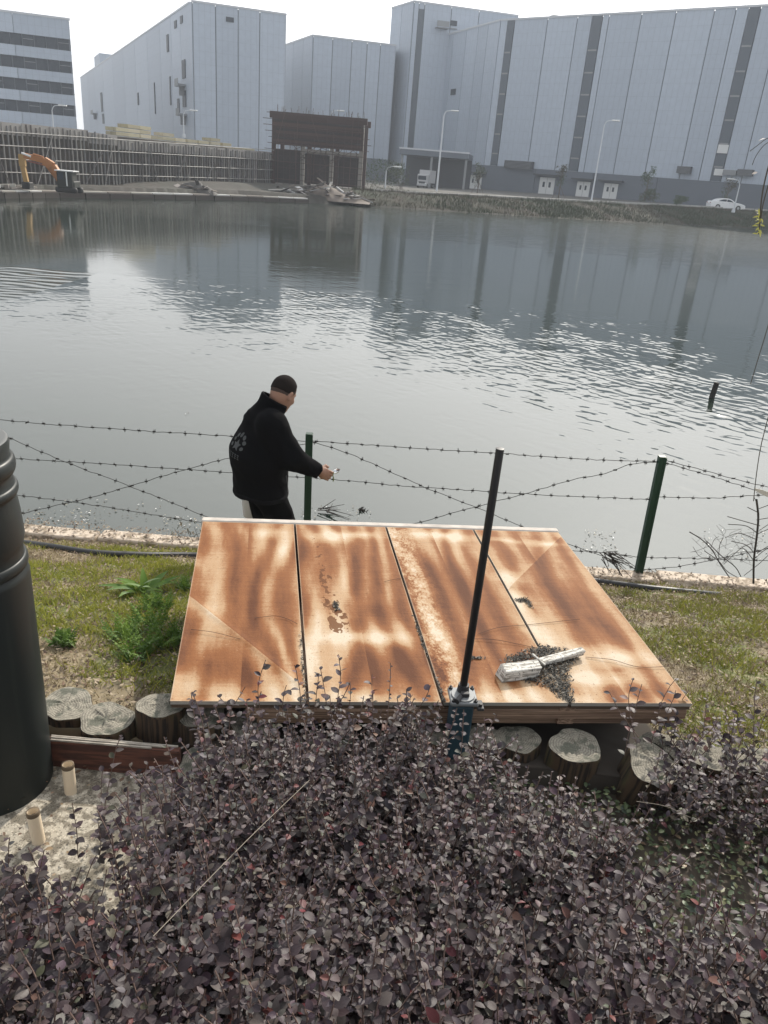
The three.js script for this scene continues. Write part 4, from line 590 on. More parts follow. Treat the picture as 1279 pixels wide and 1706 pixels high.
{ // weathered edging board and the two plastic pipe stubs
  const a = onY(78, 1226, 1.36), b = onY(300, 1252, 1.34), t = thing('edging_board', 'red brown edging board with splintered grey top edge below the log ends', 'board', [a.x, 1.2, a.z], Math.atan2(-(b.z - a.z), b.x - a.x)), L = a.distanceTo(b);
  const wt = tex(512, 128, (u, v) => { const g = fbm(u * 5, v * 20, 3), k = fbm(u * 16, v * 10, 4); return mixc([0.40, 0.25, 0.20], [0.27, 0.17, 0.14], sst(g, 0.35, 0.7)).map((c) => c * (0.85 + 0.3 * k)); }), wg = tex(512, 32, (u, v) => mixc([0.72, 0.69, 0.64], [0.36, 0.33, 0.30], sst(fbm(u * 14, v * 10, 3), 0.42, 0.66)));
  part('board', rbox(L, 0.15, 0.026, 0.004, [L / 2, 0.075, 0]), mat(0xffffff, 0.85, { map: wt }), t);
  for (let i = 0; i < 3; i++) part('splinter', rbox(L * (0.96 - 0.1 * i), 0.008, 0.0075, 0.003, [L / 2 - 0.02 * i, 0.153 + 0.002 * (i % 2), -0.009 + i * 0.009], [0, 0, 0.004 * (i - 1)]), mat(0xffffff, 0.9, { map: wg }), t);
  const pm = mat([0.72, 0.60, 0.44], 0.5), inn = mat([0.04, 0.03, 0.02], 0.9), rimm = mat([0.12, 0.085, 0.05], 0.8);
  for (const [bx, by, tx, ty, label, lean] of [[118, 1322, 113, 1277, 'cream plastic pipe stub standing upright farther from the camera', 0], [66, 1404, 58, 1356, 'cream plastic pipe stub nearer the camera, close to the bollard', 1]]) {
    const p = onY(bx, by, 1.235), q = at(tx, ty, -p.z + 0.0), h = q.y - p.y, d = new THREE.Group(), o = thing('pipe_stub', label, 'pipe stub', [p.x, 1.2, p.z]); const r = 0.0195;
    const lg = new THREE.LatheGeometry([[r * 0.86, 0], [r, 0], [r, h * 0.82 + 0.035], [r * 0.98, h + 0.035], [r * 0.84, h + 0.035], [r * 0.84, h * 0.6]].map((v) => new THREE.Vector2(...v)), 28); lg.rotateZ(lean ? 0.09 : 0.03).rotateX(-0.06); part('pipe', lg, pm, o);
    const rg = new THREE.LatheGeometry([[r * 1.004, h + 0.022], [r * 1.02, h + 0.03], [r * 1.0, h + 0.0365], [r * 0.83, h + 0.0365]].map((v) => new THREE.Vector2(...v)), 28); rg.rotateZ(lean ? 0.09 : 0.03).rotateX(-0.06); part('dirty_rim', rg, rimm, o);
    const ig = cyl(r * 0.83, r * 0.83, 0.004, 20, [0, h + 0.012, 0]); ig.rotateZ(lean ? 0.09 : 0.03).rotateX(-0.06); part('dark_plug', ig, inn, o);  // dark disc closing the pipe just below its mouth
  }
}
{ // dark ribbed bollard at the left edge
  const D = 1.96, e = at(94, 1330, D), rad = 0.173, c = new V3(e.x - rad * 1.1, 1.2, e.z), t = thing('bollard', 'dark green-black ribbed metal bollard at the left edge', 'bollard', c), yt = 0;
  const yAt = (py) => at(30, py + 6, D).y - 1.2, rOf = (px, py) => Math.hypot(c.x, c.z) * Math.sin(Math.atan2(ray(px, py).x, 1) - Math.atan2(c.x, -c.z)), m = new THREE.MeshPhysicalMaterial({ color: lin(0.016, 0.0215, 0.0205), map: tex(512, 512, (u, v) => { const d = fbm(u * 30, v * 6, 3), s = hash3(u * 512 | 0, v * 512 | 0, 4), p = fbm(u * 60, v * 60, 6, 2); return [1, 1, 1].map((q, i) => 0.78 + 0.14 * d + (p > 0.68 ? 0.12 - 0.02 * i : 0) + (s > 0.985 ? 0.1 : 0)); }), roughness: 0.5, specularIntensity: 0.6, clearcoat: 0.1, clearcoatRoughness: 0.3 });
  const pr = [[rOf(96, 1340), 0], [rOf(74, 1145), yAt(1145)], [rOf(52, 960), yAt(960)], [rOf(48, 952), yAt(952)]];
  const ring = (x0, py, h, out) => { const y = yAt(py); for (let i = 0; i <= 10; i++) { const a = (i / 10 - 0.5) * Math.PI; pr.push([rOf(x0, py) + out * Math.cos(a), y + h * Math.sin(a)]); } };
  ring(43, 938, 0.019, 0.010); pr.push([rOf(40, 918), yAt(918)], [rOf(41, 912), yAt(912)], [rOf(43, 898), yAt(898)], [rOf(36, 860), yAt(860)], [rOf(29, 832), yAt(832)]); ring(27, 820, 0.015, 0.009); pr.push([rOf(24, 806), yAt(806)], [rOf(23, 800), yAt(800)]); ring(21, 780, 0.024, 0.011); pr.push([rOf(17, 762), yAt(762)], [rOf(17, 744), yAt(744)], [rOf(14, 738), yAt(738)]);
  part('shaft', new THREE.LatheGeometry(pr.map((v) => new THREE.Vector2(...v)), 72), m, t);
  const yc = yAt(738); part('cap', new THREE.LatheGeometry([[0.001, yc + 0.012], [0.06, yc + 0.011], [rOf(14, 738) - 0.008, yc + 0.006], [rOf(14, 738), yc]].map((v) => new THREE.Vector2(...v)).reverse(), 60), mat([0.10, 0.105, 0.105], 0.7), t);
}
// ---------------------------------------------------------------- fence, hose
{
  const FD = 5.72, t = thing('barbed_wire_fence', 'barbed wire fence on green posts along the water', 'fence', [0, 0.2, -FD]), L = (px, py, dz = 0) => at(px, py, FD).sub(t.position).add(new V3(0, 0, dz));
  const gm = mat([0.006, 0.035, 0.018], 0.5), wire = mat([0.035, 0.033, 0.032], 0.6, { metalness: 0.5 });
  const post = (tx, ty, bx, by) => { const a = L(bx, by), b = L(tx, ty); const P = part('post', [beam(a.clone().setY(-0.3), b, 0.052, 0.052)], gm, t); const lip = part('flange', [beam(a.clone().setY(-0.3).add(new V3(0.024, 0, 0.028)), b.clone().add(new V3(0.024, -0.003, 0.028)), 0.008, 0.016)], gm, P); };
  post(515, 722, 509, 985); post(1103, 760, 1062, 966); post(1400, 800, 1345, 975); post(-95, 690, -60, 960);
  const strands = [[[-95, 692], [0, 700], [200, 716], [395, 728], [514, 737]], [[-95, 755], [30, 764], [200, 775], [390, 788], [514, 796]], [[-90, 810], [38, 828], [170, 845], [310, 868], [512, 893]], [[-95, 690], [0, 723], [100, 767], [205, 808], [350, 866], [512, 935]], [[-80, 880], [42, 855], [160, 827], [290, 788], [350, 772], [395, 762], [514, 738]],
    [[514, 735], [640, 744], [830, 756], [1000, 766], [1100, 769]], [[514, 796], [700, 813], [760, 816], [830, 821], [975, 829], [1089, 832]], [[514, 735], [560, 748], [640, 783], [705, 811], [800, 850], [870, 879], [960, 912], [1010, 930], [1064, 950]], [[512, 935], [600, 902], [690, 873], [790, 845], [880, 823], [950, 800], [1010, 788], [1050, 774], [1102, 770]], [[512, 893], [700, 902], [965, 918], [1000, 920], [1069, 929]],
    [[1103, 766], [1180, 787], [1279, 813], [1400, 842]], [[1103, 771], [1180, 793], [1279, 823], [1400, 850]], [[1088, 828], [1180, 832], [1279, 824], [1395, 818]], [[1072, 930], [1170, 933], [1279, 934], [1370, 934]], [[1066, 951], [1130, 944], [1200, 930], [1279, 914], [1400, 880]]];
  seed = 101;
  const bq = new V3();
  strands.forEach((s) => {
    const cur = new THREE.CatmullRomCurve3(s.map(([x, y]) => L(x, y, -0.02 + rr(-0.015, 0.045) * 0.5))), len = cur.getLength(), n = Math.round(len / 0.05), pts = cur.getSpacedPoints(n).map((p) => p.add(new V3(0, rr(-0.004, 0.004), rr(-0.004, 0.004))));
    const w = part('wire', tube(pts, 0.0027, 5, n * 2), wire, t), g = []; for (let d = rr(0, 0.1); d < len; d += 0.125 + rr(-0.012, 0.012)) { const p = cur.getPointAt(Math.min(1, d / len)); g.push(bar([p.x - 0.012, p.y, p.z], [p.x + 0.012, p.y, p.z], 0.0062, 0.0062, 5)); for (let k = 0; k < 3; k++) { const a = rr(0, 6.28), q = new V3(rr(-0.6, 0.6), Math.cos(a), Math.sin(a)).normalize().multiplyScalar(0.021); g.push(bar(p.clone().sub(q), p.clone().add(q), 0.0018, 0.0016, 3)); } }
    part('barbs', g, wire, w);
  });
  // black hose along the bank
  const hp = [[-260, 880], [-60, 893], [40, 905], [90, 912], [150, 921], [230, 925], [330, 926], [640, 940], [900, 958], [1005, 970], [1080, 980], [1140, 986], [1200, 992]].map(([x, y], i) => { const r = ray(x, y); let D = 4.4; for (let k = 0; k < 30; k++) { const p = at(x, y, D); D += (p.y - groundY(p.x, D) - (i > 10 ? 0.0 : 0.02)) / -r.y * 0.7; } return at(x, y, D); });
  const h = thing('hose', 'black hose lying on the bank between kerb and grass', 'hose', hp[0]); part('hose', tube(hp.map((p) => p.clone().sub(hp[0])), 0.026, 10, 120), mat([0.012, 0.012, 0.013], 0.45), h);
}
// ---------------------------------------------------------------- plants on the bank
{
  const bl = new THREE.BufferGeometry(); bl.setAttribute('position', new THREE.Float32BufferAttribute([-0.0022, 0, 0, 0.0022, 0, 0, 0.0018, 0.55, 0.1, -0.0012, 0.55, 0.1, 0, 0.9, 0.42].map((v, i) => (i % 3 === 0 ? v : v * 0.045)), 3)); bl.setIndex([0, 1, 2, 0, 2, 3, 3, 2, 4]); bl.computeVertexNormals(); bl.setAttribute('uv', new THREE.Float32BufferAttribute(new Array(10).fill(0), 2));
  const N = 150000, im = new THREE.InstancedMesh(bl, new THREE.MeshPhysicalMaterial({ color: 0xffffff, roughness: 0.9, transmission: 0.4, thickness: 0, specularIntensity: 0.4, side: THREE.DoubleSide }), N), o = new THREE.Object3D(), c = new THREE.Color(); seed = 111; let k = 0;
  while (k < N) {
    const D = rr(2.25, 5.6), X = rr(-3.1, 3.7); if (boardHalf(X, D) || (D > 5.3 && rnd() < 0.6)) continue;
    const g = fbm(X * 2.2, D * 2.2, 3) + (X > 0 ? 0.06 : -0.02), gap = fbm(X * 5, D * 5, 12); if (gap < 0.4 && rnd() < 0.7) continue;
    const green = sst(g + rr(-0.12, 0.12) - (X > 0 ? 0.05 : 0), 0.40, 0.58) * (X > 0 ? 0.8 : 1);
    o.position.set(X, groundY(X, D) - 0.003, -D); o.rotation.set(rr(-1.1, 1.1), rr(0, 6.28), rr(-1.1, 1.1)); const s = rr(0.5, 1.2) * (0.7 + 0.5 * green); o.scale.set(s * 1.2, s, s); o.updateMatrix(); im.setMatrixAt(k, o.matrix);
    const m = rnd(); const cc = m < green ? mixc(X > 0 ? [0.13, 0.15, 0.022] : [0.17, 0.20, 0.028], X > 0 ? [0.30, 0.29, 0.055] : [0.38, 0.37, 0.07], rnd()) : mixc(X > 0 ? [0.27, 0.22, 0.13] : [0.40, 0.33, 0.20], [0.14, 0.105, 0.06], rnd()); im.setColorAt(k++, c.setRGB(...cc));
  }
  im.name = 'grass'; im.userData.kind = 'stuff'; tag(im, 'short patchy green and straw grass on the near bank', 'grass'); scene.add(im);
  // dead leaves and bits
  const lf = new THREE.BufferGeometry(); lf.setAttribute('position', new THREE.Float32BufferAttribute([-0.012, 0.003, 0, 0, 0, 0.006, 0.013, 0.004, 0.001, 0, 0.0015, -0.006], 3)); lf.setIndex([0, 1, 2, 0, 2, 3]); lf.computeVertexNormals(); lf.setAttribute('uv', new THREE.Float32BufferAttribute(new Array(8).fill(0), 2));
  const N2 = 22000, i2 = new THREE.InstancedMesh(lf, mat(0xffffff, 0.75, { side: THREE.DoubleSide }), N2); k = 0;
  while (k < N2) { const D = rr(2.2, 5.75), X = rr(-3.1, 3.7); if (boardHalf(X, D)) continue; if (D > 2.9 && D < 5.2 && rnd() < 0.45) continue; o.position.set(X, Math.max(groundY(X, D), D > 5.5 ? 0.33 : -1) + rr(0.003, 0.018), -D); o.rotation.set(rr(-0.5, 0.5), rr(0, 6.28), rr(-0.5, 0.5)); o.scale.setScalar(rr(0.5, 1.3)); o.updateMatrix(); i2.setMatrixAt(k, o.matrix); const m = rnd(); i2.setColorAt(k++, m < 0.4 ? c.setRGB(0.09, 0.06, 0.04) : m < 0.75 ? c.setRGB(0.28, 0.22, 0.15) : c.setRGB(0.16, 0.10, 0.06)); }
  i2.name = 'dead_leaves'; i2.userData.kind = 'stuff'; tag(i2, 'small dead leaves scattered over the near bank', 'dead leaves'); scene.add(i2);
}
function groundHit(px, py) { const r = ray(px, py); let D = 3.5; for (let k = 0; k < 40; k++) { const p = at(px, py, D); D += (p.y - groundY(p.x, D)) / -r.y * 0.6; } return at(px, py, D); }
function bladeLeaf(len, w, bend, fold = 0.25, n = 6) {           // pointed leaf along +z, arching down
  const P = [], U = [], I = []; for (let i = 0; i <= n; i++) { const t = i / n, a = bend * t, ww = w * Math.sin(Math.PI * Math.min(0.999, Math.pow(t, 0.75) * 0.96 + 0.03)), z = len * (Math.sin(a) / Math.max(bend, 0.01)), y = -len * (1 - Math.cos(a)) / Math.max(bend, 0.01); P.push(-ww, y + ww * fold, z, 0, y, z, ww, y + ww * fold, z); U.push(0, t, 0.5, t, 1, t); if (i < n) { const k = i * 3; I.push(k, k + 3, k + 1, k + 1, k + 3, k + 4, k + 1, k + 4, k + 2, k + 2, k + 4, k + 5); } }
  const g = new THREE.BufferGeometry(); g.setAttribute('position', new THREE.Float32BufferAttribute(P, 3)); g.setAttribute('uv', new THREE.Float32BufferAttribute(U, 2)); g.setIndex(I); g.computeVertexNormals(); return g;
}
{
  const gm = [[0.11, 0.20, 0.025], [0.16, 0.26, 0.035], [0.08, 0.16, 0.02]].map((c) => new THREE.MeshPhysicalMaterial({ color: lin(...c), roughness: 0.9, transmission: 0.45, thickness: 0, specularIntensity: 0.5, side: THREE.DoubleSide })); seed = 121;
  const p = groundHit(236, 992), t = thing('broad_leaf_weed', 'weed with long broad green leaves near the back left corner of the plates', 'weed', p); t.scale.setScalar(0.78);
  const lg = [bladeLeaf(0.26, 0.028, 0.9), bladeLeaf(0.2, 0.022, 1.2), bladeLeaf(0.3, 0.03, 0.6)];
  for (let i = 0; i < 20; i++) part('leaf', lg[i % 3], gm[i % 3], t, [rr(-0.05, 0.05), 0.01, rr(-0.04, 0.04)], [-rr(0.35, 1.1), i * 2.4 + rr(-0.3, 0.3), 0]).rotation.order = 'YXZ';
  // feathery herbs against the left side of the plates
  const labels = ['bright green feathery herb nearest the log ends, left of the plates', 'bright green feathery herb in the middle of the clump left of the plates', 'feathery herb touching the left edge of the plates', 'yellow green feathery herb on the left fringe of the clump', 'low feathery herb behind the clump, below the broad leaved weed', 'small feathery herb by the far left corner of the plates', 'small yellow green herb alone in the grass right of the bollard'];
  [[225, 1095, 1.0], [250, 1050, 1.1], [282, 1075, 0.9], [205, 1065, 0.8], [262, 1015, 0.9], [305, 985, 0.6], [110, 1075, 0.5]].forEach(([x, y, s], i) => {
    const q = groundHit(x, y), h = thing('feathery_herb', labels[i], 'herb', q, rr(0, 6), 'feathery herbs left of the plates'), fr = [];
    const fl = bladeLeaf(0.034, 0.0065, 0.5, 0.2, 3); 
    for (let f = 0; f < 26; f++) { const az = f * 2.4, el = rr(0.35, 1.25), L = rr(0.1, 0.2) * s, gs = []; for (let j = 1; j < 9; j++) for (const sd of [-1, 1]) { const g = fl.clone(); const sc = (1.1 - j / 10) * rr(0.8, 1.2); g.scale(sc, sc, sc); g.rotateX(rr(-0.3, 0.3)); g.rotateY(sd * (1.0 - j * 0.06)); g.translate(0, 0.02 * Math.sin(j / 9 * 2), L * j / 9); gs.push(g); } gs.push(bar([0, 0, 0], [0, 0.01, L], 0.0015, 0.0008, 3)); const g = mergeG(gs); part('frond', g, gm[(f + i) % 3], h, [rr(-0.06, 0.06) * s, 0, rr(-0.06, 0.06) * s], [-el, az, 0]).rotation.order = 'YXZ'; }
  });
  // bare saplings at the right, in front of the water
  const bm = mat([0.05, 0.042, 0.036], 0.9), FD = 5.55, L = (px, py, o) => at(px, py, FD).sub(o.position);
  const s1 = thing('bare_sapling', 'bare upright sapling with level side twigs at the right edge', 'sapling', at(1255, 968, FD)); part('stem', tube([[1255, 972], [1256, 930], [1261, 890], [1263, 860], [1260, 832]].map(([x, y]) => L(x, y, s1)), 0.008, 6, 24), bm, s1);
  for (const pts of [[[1257, 922], [1240, 905], [1215, 898]], [[1258, 918], [1285, 905]], [[1260, 900], [1235, 892], [1205, 892]], [[1261, 888], [1245, 878], [1215, 876]], [[1262, 892], [1290, 880]], [[1262, 872], [1240, 866], [1212, 861]], [[1262, 868], [1290, 866]], [[1262, 852], [1245, 845]], [[1256, 935], [1240, 915], [1228, 912]], [[1262, 845], [1280, 838]], [[1257, 935], [1280, 920], [1290, 912]], [[1261, 880], [1280, 874]]]) part('twig', tube(pts.map(([x, y]) => L(x, y, s1).add(new V3(0, 0, rr(-0.05, 0.05)))), 0.0032, 4, 10), bm, s1);
  const s2 = thing('bare_bush', 'bare branching bush on the kerb beside the right fence post', 'bush', at(1218, 966, FD)); const br = (pts, r) => part('twig', tube(pts.map(([x, y]) => L(x, y, s2).add(new V3(0, 0, rr(-0.04, 0.04)))), r * 0.62, 5, 16), bm, s2);
  br([[1215, 962], [1200, 940], [1185, 915], [1170, 900], [1150, 888]], 0.007); br([[1236, 963], [1225, 945], [1205, 930], [1180, 905]], 0.006); br([[1228, 962], [1208, 948], [1195, 932], [1175, 920]], 0.005); br([[1195, 932], [1200, 910], [1202, 893]], 0.004); br([[1185, 915], [1192, 900], [1198, 895]], 0.003); br([[1178, 908], [1175, 898], [1172, 895]], 0.003); br([[1190, 925], [1165, 925], [1155, 912]], 0.003); br([[1205, 940], [1240, 915], [1255, 905]], 0.004); br([[1200, 935], [1225, 925], [1270, 918]], 0.003); br([[1240, 960], [1262, 935], [1285, 925]], 0.004); br([[1170, 900], [1160, 905]], 0.002); br([[1180, 910], [1160, 918], [1150, 920]], 0.0025);
  for (let i = 0; i < 26; i++) { const x = rr(1155, 1270), y = rr(895, 950); br([[x, y], [x + rr(-16, 16), y - rr(3, 18)], [x + rr(-26, 26), y - rr(8, 28)]], 0.0018); }
  const s3 = thing('brush_heap', 'small heap of dark dead sticks in the water left of the right fence post', 'brush heap', at(1030, 935, FD)); for (let i = 0; i < 30; i++) { const a = L(rr(998, 1030), rr(918, 935), s3), b = a.clone().add(new V3(rr(0.05, 0.2), rr(-0.13, 0.0), rr(-0.1, 0.1))); part('stick', bar(a, b, rr(0.003, 0.007), 0.002, 5), bm, s3); }
  const dk = thing('floating_stick', 'small forked stick floating in the water right of the middle post', 'stick', at(540, 845, 7.4).setY(0.0)); { const q = onY(532, 850, 0.02); dk.position.copy(q); for (let i = 0; i < 9; i++) part('twig', bar([rr(-0.02, 0.1), 0.01, rr(-0.05, 0.05)], [rr(0.1, 0.4), rr(0.0, 0.09), rr(-0.15, 0.25)], 0.006, 0.002, 5), bm, dk); }
  const cl = onY(604, 851, 0.0), lump = thing('floating_leaf_clump', 'small dark clump floating alone in the water right of the man', 'leaf clump', cl); part('clump', leafTuft(60, 0.05, 0.03, 0.035), bm, lump);
  const s4 = thing('ivy_clump', 'sparse leafy creeper over the kerb at the back left corner of the plates', 'creeper', groundHit(318, 905)); for (let i = 0; i < 46; i++) part('leaf', lg[1], mat(i % 2 ? [0.05, 0.055, 0.03] : [0.13, 0.10, 0.06], 0.7, { side: THREE.DoubleSide }), s4, [rr(-0.16, 0.1), rr(0, 0.16), rr(-0.2, 0.1)], [rr(-1, 0.6), rr(0, 6.28), 0]).scale.setScalar(rr(0.15, 0.3)); part('stem', Array.from({ length: 8 }, () => bar([rr(-0.1, 0.1), 0, 0], [rr(-0.2, 0.1), rr(0.05, 0.17), rr(-0.15, 0.1)], 0.003, 0.0015, 4)), bm, s4);
}
{ // scraps drifting along the near shore, pale flakes among them painted as sun glints
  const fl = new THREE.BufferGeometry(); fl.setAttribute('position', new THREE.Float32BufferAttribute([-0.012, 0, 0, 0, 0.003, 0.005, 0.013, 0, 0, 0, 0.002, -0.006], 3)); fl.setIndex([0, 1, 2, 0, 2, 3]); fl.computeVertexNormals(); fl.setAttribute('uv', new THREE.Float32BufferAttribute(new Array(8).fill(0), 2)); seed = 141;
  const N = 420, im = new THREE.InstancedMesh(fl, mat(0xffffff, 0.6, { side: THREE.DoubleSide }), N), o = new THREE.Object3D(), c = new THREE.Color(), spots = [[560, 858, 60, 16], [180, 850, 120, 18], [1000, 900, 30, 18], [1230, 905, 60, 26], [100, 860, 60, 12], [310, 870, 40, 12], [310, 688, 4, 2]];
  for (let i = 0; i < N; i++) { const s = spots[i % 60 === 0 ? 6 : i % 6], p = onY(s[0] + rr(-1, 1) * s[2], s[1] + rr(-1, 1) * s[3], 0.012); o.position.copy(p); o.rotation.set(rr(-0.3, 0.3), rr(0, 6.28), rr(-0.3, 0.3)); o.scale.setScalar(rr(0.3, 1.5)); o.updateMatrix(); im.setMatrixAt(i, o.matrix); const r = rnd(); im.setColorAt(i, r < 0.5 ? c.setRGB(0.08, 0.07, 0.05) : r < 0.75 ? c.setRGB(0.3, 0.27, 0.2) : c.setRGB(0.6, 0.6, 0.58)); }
  im.name = 'floating_scraps_and_glints'; im.userData.kind = 'stuff'; tag(im, 'small scraps, leaves and pale painted sun glint flakes floating along the near shore', 'floating scraps'); scene.add(im);
}
{ // willow at the right, only its hanging twigs reach into the picture
  const bm = mat([0.07, 0.06, 0.045], 0.9), tp = new V3(5.6, 0.25, -5.2), t = thing('willow', 'thin hanging willow twigs with yellow green buds at the right edge', 'willow', tp), FD = 4.2; seed = 131;
  part('trunk', tube([[0, 0, 0], [0.1, 1.6, 0.1], [-0.1, 3.2, 0.2], [0.1, 5.0, 0.3]], 0.16, 10, 24), bm, t);
  const L = (px, py) => at(px, py, FD).sub(tp);
  part('limb', tube([[-0.1, 3.0, 0.2], [-0.9, 4.2, 0.6], L(1420, 90), L(1330, 130)], 0.03, 7, 30), bm, t);
  const tw = (pts, r) => part('twig', tube(pts.map(([x, y]) => L(x, y)), r, 5, 30), bm, t);
  tw([[1330, 130], [1285, 260], [1272, 310], [1267, 345], [1264, 390]], 0.0036); tw([[1330, 130], [1292, 265], [1282, 300], [1270, 345], [1266, 372]], 0.003);
  tw([[1340, 140], [1300, 225], [1279, 230], [1262, 242], [1249, 252]], 0.0016); tw([[1335, 140], [1300, 228], [1275, 240], [1258, 262], [1253, 275]], 0.0016); tw([[1330, 130], [1310, 420], [1280, 540], [1262, 600], [1250, 640]], 0.0024); tw([[1330, 130], [1320, 480], [1283, 680], [1267, 745], [1260, 790], [1255, 835]], 0.0026); tw([[1256, 828], [1260, 838], [1261, 846]], 0.002);
  const bud = bladeLeaf(0.04, 0.006, 0.7, 0.3, 3), ym = mat([0.42, 0.40, 0.08], 0.6, { side: THREE.DoubleSide }), pm = mat([0.62, 0.55, 0.48], 0.7, { side: THREE.DoubleSide });
  for (let i = 0; i < 24; i++) { const q = i / 24; part('bud', bud, ym, t, L(1265 + rr(-3, 3), 347 + q * 45), [rr(0.1, 1.2), rr(0, 6.28), 0]).scale.setScalar(rr(0.5, 0.9)); }
  part('bud', bud, pm, t, L(1252, 290), [1.3, 2, 0]); part('bud', bud, pm, t, L(1276, 231), [0.2, -1.4, 0]);
  const f = thing('plastic_scrap', 'pale scrap of plastic caught on the wires at the right edge', 'plastic scrap', at(1268, 818, 5.7)); const sh = new THREE.Shape([[-0.06, 0.02], [0.0, 0.012], [0.09, -0.01], [0.09, -0.055], [0.03, -0.035], [-0.05, 0.0]].map((v) => new THREE.Vector2(...v))); part('sheet', new THREE.ExtrudeGeometry(sh, { depth: 0.004, bevelEnabled: false }), mat([0.62, 0.58, 0.52], 0.6), f);
}
// ---------------------------------------------------------------- purple hedge and its neighbours
{
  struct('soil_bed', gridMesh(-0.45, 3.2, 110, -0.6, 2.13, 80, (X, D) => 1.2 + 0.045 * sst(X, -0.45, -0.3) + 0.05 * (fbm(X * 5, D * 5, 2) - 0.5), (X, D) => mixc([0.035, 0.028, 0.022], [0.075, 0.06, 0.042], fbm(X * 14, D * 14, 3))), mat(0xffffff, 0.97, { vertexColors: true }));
  const hedgeY = (X, D) => mix(1.985, 1.715, clamp((D - 0.72) / 1.25, 0, 1.1)) + 0.16 * (fbm(X * 2.6, D * 2.6, 3) - 0.5) + 0.08 * (fbm(X * 8, D * 8, 6) - 0.5);
  const onPlane = (pts, y) => pts.map(([x, y2]) => { const p = onY(x, y2, y); return [p.x, -p.z]; });
  // an obovate leaf folded along its midrib, lying along +z
  function oval(fold, curl, n = 4) { const P = [], U = [], I = []; for (let i = 0; i <= n; i++) { const t = i / n, w = 0.325 * Math.pow(Math.sin(Math.PI * clamp(Math.pow(t, 0.92), 0.015, 0.985)), 0.68), y = -curl * t * t, e = fold * w; P.push(-w, y + e, t, 0, y, t, w, y + e, t); U.push(0.5 - w / 0.6, t, 0.5, t, 0.5 + w / 0.6, t); if (i < n) { const k = 3 * i; I.push(k, k + 3, k + 1, k + 1, k + 3, k + 4, k + 1, k + 4, k + 2, k + 2, k + 4, k + 5); } } const g = new THREE.BufferGeometry(); g.setAttribute('position', new THREE.Float32BufferAttribute(P, 3)); g.setAttribute('uv', new THREE.Float32BufferAttribute(U, 2)); g.setIndex(I); g.computeVertexNormals(); return g; }
  const vein = tex(128, 128, (u, v) => { const x = Math.abs(u - 0.5), m = x < 0.018 ? 0.3 : 0, s = Math.abs(((v - x * 0.9) * 9) % 1 - 0.5) < 0.07 ? 0.10 : 0; const n = fbm(u * 9, v * 9, 3); return 0.80 + m * 0.6 + s + 0.22 * (n - 0.5); }, { srgb: false });
  const lm = (color) => new THREE.MeshPhysicalMaterial({ color, roughness: 0.48, specularIntensity: 0.5, map: vein, bumpMap: vein, bumpScale: 0.0006, side: THREE.DoubleSide });
  const shades = [[0.062, 0.043, 0.047], [0.047, 0.032, 0.037], [0.080, 0.060, 0.062], [0.036, 0.024, 0.028], [0.070, 0.050, 0.055], [0.092, 0.075, 0.07], [0.12, 0.028, 0.030], [0.070, 0.068, 0.044], [0.036, 0.026, 0.030], [0.14, 0.068, 0.056]];
  const shadeOf = (r) => (r < 0.95 ? [0, 1, 2, 3, 4, 5, 8][(r * 7 / 0.95) | 0] : r < 0.966 ? 6 : r < 0.985 ? 7 : 9);
  const geos = [oval(0.2, 0.12), oval(0.42, 0.2), oval(0.1, 0.3)], leafMats = shades.map((c) => lm(lin(...c)));
  const twigM = mat([0.13, 0.085, 0.07], 0.85);
  // a plant: twigs rooted under its surface, leaves in two ranks along each
  function shrub(name, label, cat, where, topY, nTwig, opt = {}) {
    const leaves = [], twigG = []; const { len = [0.2, 0.36], deep = 0.26, sizes = [0.014, 0.029], lean = 0.75, gap = 0.012, most = 300, shoots = [] } = opt;
    const grow = (b, dir, L, r0, sz, gp, bare = 0.12) => {
      const p = b.clone(), d = dir.clone(), pts = [p.clone()], st = 7; for (let i = 0; i < st; i++) { d.add(new V3(rr(-0.16, 0.16), 0.05, rr(-0.16, 0.16))).normalize(); p.addScaledVector(d, L / st); pts.push(p.clone()); }
      const cur = new THREE.CatmullRomCurve3(pts); twigG.push(new THREE.TubeGeometry(cur, 8, r0, 3));
      let k = 0, turn = rr(0, 6.28); for (let q = L * bare; q <= L; q += gp * rr(0.75, 1.25), k++) { const t = Math.min(1, q / L), c = cur.getPointAt(t), tg = cur.getTangentAt(t); turn += 2.4 + rr(-0.4, 0.4); const sd = new V3(Math.cos(turn), rr(-0.05, 0.35), Math.sin(turn)); sd.addScaledVector(tg, -sd.dot(tg) * 0.7).normalize(); const z = sd.clone().addScaledVector(tg, 0.55).normalize(); z.y -= rr(0.0, 0.25); z.normalize(); let up = new V3(rr(-0.5, 0.5), 1, rr(-0.5, 0.5) + 0.1); const x = up.clone().cross(z).normalize(); up = z.clone().cross(x); const s = sz * rr(0.7, 1.15) * (t > 0.88 ? 0.7 : 1); leaves.push([new THREE.Matrix4().makeBasis(x, up, z).scale(new V3(s * rr(0.9, 1.15), s, s)).setPosition(c), s / c.distanceTo(EYE), shadeOf(rnd()), rnd() * 3 | 0, c]); }
    };
    for (let i = 0; i < nTwig; i++) { const [X, D] = where(), y = topY(X, D), up = new V3(rr(-1, 1) * lean, 1, rr(-1, 1) * lean + 0.1).normalize(), L = rr(...len); grow(new V3(X, y - deep + rr(-0.14, 0.05), -D).addScaledVector(up, -0.02), up, L, 0.0016, mix(...sizes, rnd()), gap); }
    for (const [pts, sz, gp] of shoots) { const a = pts[0], b = pts[1]; grow(a, b.clone().sub(a).normalize(), a.distanceTo(b), 0.0014, sz, gp, 0.02); }
    const t = thing(name, label, cat, [leaves[0][4].x, 1.22, leaves[0][4].z]); const inv = new THREE.Matrix4().makeTranslation(-t.position.x, -t.position.y, -t.position.z);
